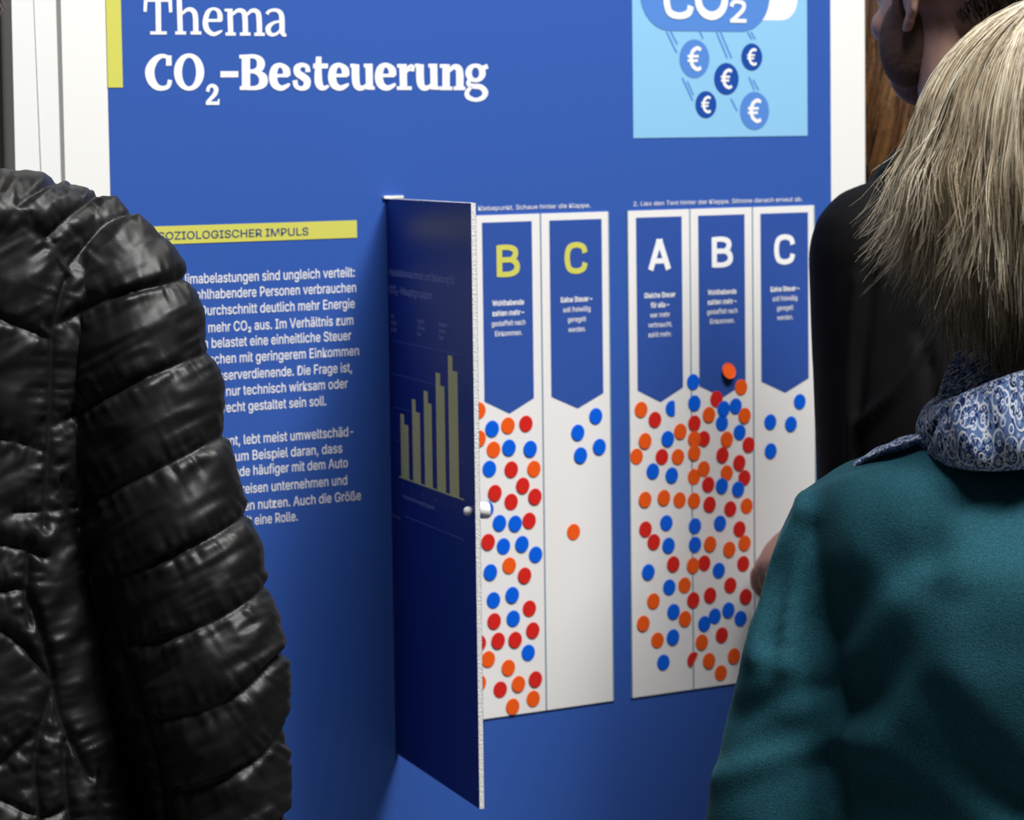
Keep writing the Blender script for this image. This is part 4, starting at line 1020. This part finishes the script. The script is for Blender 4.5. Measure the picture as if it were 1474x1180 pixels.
cx = 1456 + 122 * np.cos(ph); cy = 606 + 4 * fw - 26 * bk - 10 * np.cos(ph) * fw; dd = 2.29 + 0.095 * np.sin(ph) 
hh = 17 + 50 * fw + 12 * bk; tk = 13 + 10 * fw
rings = []; NT = 40
for j in range(NT):
    a = 2 * math.pi * j / NT + math.pi
    su = math.sin(a); co = math.cos(a)
    rad_ = tk * co * (1 - 0.2 * su) + 9 * fw * (-su)          # lower edge hangs outwards
    fold = (4.5 * np.sin(ph * 8 + a) + 2.6 * np.sin(ph * 15 + 1 + 2 * a)) * fw * (0.5 + 0.5 * co) - 9 * np.exp(-((ph - 3.75 - 0.25 * su) / 0.07) ** 2) * (0.5 + 0.5 * co)
    r_ = rad_ + fold
    tilt = -34 * np.clip(np.cos(ph + 0.2), -1, 1) * fw * (su > 0) * su
    rings.append(PV(cx + r_ * np.cos(ph), cy - hh * su + tilt * 0.8, dd + r_ / FPX * 2.3 * np.sin(ph) * 1.0))
rings.append(rings[0])
S = np.transpose(np.array(rings), (1, 0, 2)); S = np.concatenate([S, S[:1]], 0)
uu = np.linspace(0, 0.62, NP + 1)[:, None] * np.ones((1, NT + 1)); vv = np.linspace(0, 1, NT + 1)[None, :] * (2 * (np.append(hh, hh[0]) + 14) * 2.3 / FPX * 1.6)[:, None]
scarf_pts = sheet('scarf', S, M_scarf, wom, np.stack([uu, vv], -1).reshape(-1, 2))
# pleated inner wrap up to the nape
rows = []
for k in range(26):
    t = k / 25
    R = (1 - t) * 112 + t * 78; pl = 1 + 0.045 * np.sin(ph * 15 + t * 5.0) + 0.02 * np.sin(ph * 31 + 2)
    rows.append(PV(1450 + 8 * t + R * pl * np.cos(ph), 612 - t * 118 - 14 * np.cos(ph + 0.5) * t, 2.29 + 0.9 * R * pl / FPX * 2.3 * np.sin(ph)))
S = np.array(rows); S = np.concatenate([S, S[:, :1]], 1)
sheet('scarf_wrap', S, M_scarf, scarf_pts, thick=0.002)
# end of the scarf lying over the shoulder
path = catmull([(1405, 618, 2.31), (1350, 626, 2.285), (1300, 640, 2.285), (1258, 656, 2.30), (1226, 676, 2.315)], 8); rows = []
for j in range(21):
    a = 2 * math.pi * j / 20; w = np.linspace(19, 9, len(path)) * (1 + 0.12 * np.sin(np.arange(len(path)) * 0.9 + j))
    rows.append(PV(path[:, 0] + 0.35 * w * math.cos(a), path[:, 1] - w * math.sin(a) * 0.8, path[:, 2] + 0.035 * math.cos(a)))
sheet('scarf_end', np.array(rows), M_scarf, scarf_pts)

# ============ the man in the black coat (behind, right)
D3 = 3.4
lc = [(1298, 1450, 207, .075), (1275, 1480, 228, .085), (1252, 1530, 258, .105), (1229, 1600, 300, .125), (1209, 1640, 350, .14), (1197, 1655, 410, .15), (1188, 1660, 480, .155), (1181, 1655, 560, .16), (1183, 1650, 640, .16), (1188, 1645, 720, .16), (1200, 1640, 900, .16), (1215, 1650, 1200, .17), (1220, 1660, 1450, .17)]
tor3 = [hrow(L, R, y, 3.4, hd) for L, R, y, hd in lc]
sh3, el3, wr3 = P(1262, 360, 3.34), P(1262, 760, 3.36), P(1185, 768, 3.66)
hand_tip = B.at(*B.uv(1066, 800), 0.012)
sleeve3 = tube([sh3, sh3 * 0.5 + el3 * 0.5, el3], [0.075, 0.068, 0.062], 24); sleeve3b = tube([el3, el3 * 0.5 + wr3 * 0.5, wr3], [0.062, 0.055, 0.046], 24)
sh3r, el3r, wr3r = P(1590, 360, 3.45), P(1640, 780, 3.45), P(1640, 1080, 3.5)
sleeve3c = tube([sh3r, sh3r * 0.5 + el3r * 0.5, el3r, wr3r], [0.075, 0.068, 0.06, 0.045], 24)
v, f = remesh([prow(tor3, p=2.2), sleeve3, sleeve3b, sleeve3c], 0.007, 6)
px, dep = proj(v); n = normals(v, f); disp = np.zeros(len(v))
for ln, w, h in [([(1268, 262), (1258, 330), (1252, 430), (1240, 540), (1236, 680)], 7, -0.005), ([(1232, 400), (1222, 520), (1228, 700)], 7, 0.005), ([(1330, 490), (1290, 560), (1240, 610)], 9, 0.008), ([(1325, 480), (1340, 540), (1345, 600)], 8, -0.007), ([(1275, 250), (1300, 290), (1310, 400)], 8, 0.007)]:
    d, s = pdist(px, catmull(ln, 6)); disp += h * np.exp(-(d / w) ** 2)
v = v + n * (disp + 0.004 * vnoise(v * 11, 4))[:, None]
base3 = P(1410, 600, 3.42)[:2]; s3 = P(1400, 300, 3.4)[2] / 1.44
H3 = P(1377, 2, 3.42)
(bv, bf), at3 = person_body(base3, (-0.45, 0.89), s3, H3, (-0.63, 0.78), [(sh3, el3, wr3, unit(hand_tip - wr3), (0.3, -0.9, 0.45), 1, 0.35), (sh3r, el3r, wr3r, (0, 0.2, -1), (0.8, 0, 0), 1, 0.35)], vox=0.0042)
man3 = rooted('person', bv, bf, M_skin2, base3)
tag(man3, 'person in a black coat behind the blonde bob, one ear showing', 'person', 'visitors at the panel')
attach('coat', v, f, M_coat, man3)
cl_ = np.linspace(0, 2 * math.pi, 64, endpoint=False); rows = []
for k in range(10):
    t = k / 9; R = 74 - 8 * t + (8 if 2 < k < 8 else 0) * 0.4
    rows.append(PV(1372 + R * np.cos(cl_) * 1.0, 232 - 34 * t + 6 * np.sin(cl_), 3.41 + 0.8 * R / FPX * 3.4 * np.sin(cl_)))
S = np.array(rows); S = np.concatenate([S, S[:, :1]], 1); o = mk('collar', S.reshape(-1, 3), grid_faces(10, 65, False), M_coat, None, True)
md = o.modifiers.new('thick', 'SOLIDIFY'); md.thickness = 0.006; adopt(o, man3)
MB = basis((-0.63, 0.78)); eb = lambda p, r: ellipsoid(H3 + MB @ np.array(p), np.array(r), MB, 24, 14)
v, f = remesh([eb((0, 0.032, -0.076), (0.050, 0.054, 0.042)), eb((0.052, 0.026, -0.045), (0.0215, 0.038, 0.052)), eb((-0.052, 0.026, -0.045), (0.0215, 0.038, 0.052)), eb((-0.064, 0.018, -0.005), (0.013, 0.016, 0.035)), eb((0.064, 0.018, -0.005), (0.013, 0.016, 0.035))], 0.0035, 14)
v = v + normals(v, f) * (0.0007 * vnoise(v * 420, 7))[:, None]
attach('beard', v, f, mat('beard_brown', (0.11, 0.062, 0.046), 0.75, 0.2, var=(300, 0.5), bump=(500, 0.4, 0.002)), man3)
trousers(at3, s3, M_denim, man3); shoes(at3, s3, M_shoe, man3)
cap_hair('hair', H3, (-0.63, 0.78), (0.078, 0.099, 0.086), 1.0, M_brown, man3, n=6000, length=0.025, seed=4)

# ============ the long-haired person beyond the panel
D4 = 4.45
H4 = P(1292, -25, D4); base4 = P(1296, 600, D4 + 0.02)[:2]; s4 = (H4[2] - 0.02) / 1.60
shA, elA, wrA = None, None, None
M4 = basis((0.3, 1)); a4 = lambda x, y, z: np.array([base4[0], base4[1], 0]) + M4 @ (np.array([x, y, z]) * s4)
arms4 = [(a4(0.18, 0, 1.39), a4(0.23, -0.02, 1.1), a4(0.24, 0.05, 0.86), (0, 0.1, -1), (1, 0, 0), 1, 0.3), (a4(-0.18, 0, 1.39), a4(-0.23, -0.02, 1.1), a4(-0.24, 0.05, 0.86), (0, 0.1, -1), (-1, 0, 0), -1, 0.3)]
(bv, bf), at4 = person_body(base4, (0.3, 1), s4, H4, (0.3, 1), arms4)
per4 = rooted('person', bv, bf, M_skin, base4)
tag(per4, 'person with long auburn hair standing beyond the right edge of the panel', 'person', 'visitors at the panel')
th = np.linspace(0, 2 * math.pi, 32, endpoint=False)
g4 = [loft([a4(0, 0, z) + (np.stack([hx * np.cos(th), hy * np.sin(th), np.zeros(32)], 1) * s4) @ M4.T for z, hx, hy in [(0.86, 0.19, 0.135), (1.0, 0.175, 0.125), (1.12, 0.165, 0.12), (1.3, 0.185, 0.13), (1.4, 0.165, 0.11), (1.445, 0.09, 0.08), (1.47, 0.07, 0.07)]])]
for sh, el, wr, *_ in arms4: g4.append(tube([sh * 0.7 + a4(0, 0, 1.39) * 0.3, sh, el, wr], np.array([0.07, 0.07, 0.055, 0.042]) * s4, 20))
v, f = remesh(g4, 0.008, 5); v = v + normals(v, f) * (0.004 * vnoise(v * 12, 6))[:, None]
attach('sweater', v, f, M_coat, per4); trousers(at4, s4, M_denim, per4); shoes(at4, s4, M_shoe, per4)
g = np.random.default_rng(21); n_ = 5200; Kp = 18; t = np.linspace(0, 1, Kp)[None, :]
ph_ = np.repeat(g.uniform(0, 2 * math.pi, n_ // 13), 13) + g.normal(0, 0.05, n_); face = np.sin(ph_) > 0.55
a0 = np.repeat(g.uniform(0.1, 1.1, n_ // 13), 13) + g.normal(0, 0.05, n_); scl = np.repeat(g.uniform(0.94, 1.1, n_ // 13), 13)
al_ = a0[:, None] + (1.57 - a0[:, None]) * np.minimum(t / 0.35, 1); dn_ = np.maximum(t - 0.35, 0) / 0.65
Lh = np.repeat(g.uniform(0.20, 0.36, n_ // 13), 13)[:, None]; wv = np.repeat(g.uniform(0, 6.28, n_ // 13), 13)[:, None]
rr = np.sin(al_) * scl[:, None] + 0.10 * dn_ * np.sin(wv) + 0.50 * dn_ ; pp = ph_[:, None] + 0.10 * np.sin(t * 9 + wv) * dn_
Q = np.stack([0.088 * rr * np.cos(pp), -0.012 + 0.108 * rr * np.sin(pp), 0.03 + 0.10 * np.cos(al_) * scl[:, None] - dn_ * Lh], -1)
Q = Q[~face]; tn_ = (np.repeat(g.normal(0.66, 0.25, n_ // 13), 13) + g.normal(0, 0.12, n_))[~face]
strands_mesh('hair', H4 + Q @ M4.T, np.full(len(Q), 0.0005), tn_, M_auburn, per4)
v, f = remesh([ellipsoid(H4 + M4 @ np.array([0, -0.02, 0.035]), (0.082, 0.098, 0.09), M4), ellipsoid(H4 + M4 @ np.array([0, -0.055, -0.09]), (0.075, 0.05, 0.14), M4)], 0.007, 3)
o = attach('under_hair', v, f, M_auburn, per4); set_float(o, 'tone', np.full(len(v), 0.15))
# ------------------------------------------------------------------ door frame left of the panel
def trim(name, xa, xb, d, m, th_=0.03):
    o = rail(name, xa, xb, d, m, th_); struct(o); return o
trim('trim_1', (-60, -57), (4, 8), -0.03, M_grmetal)
trim('trim_2', (4, 8), (14, 20), -0.022, M_dkmetal)
trim('trim_3', (14, 20), (45, 55), 0.004, M_post)
trim('trim_4', (45, 55), (47.5, 58), -0.004, M_groove)
trim('trim_5', (47.5, 58), (79, 86), 0.002, M_post)
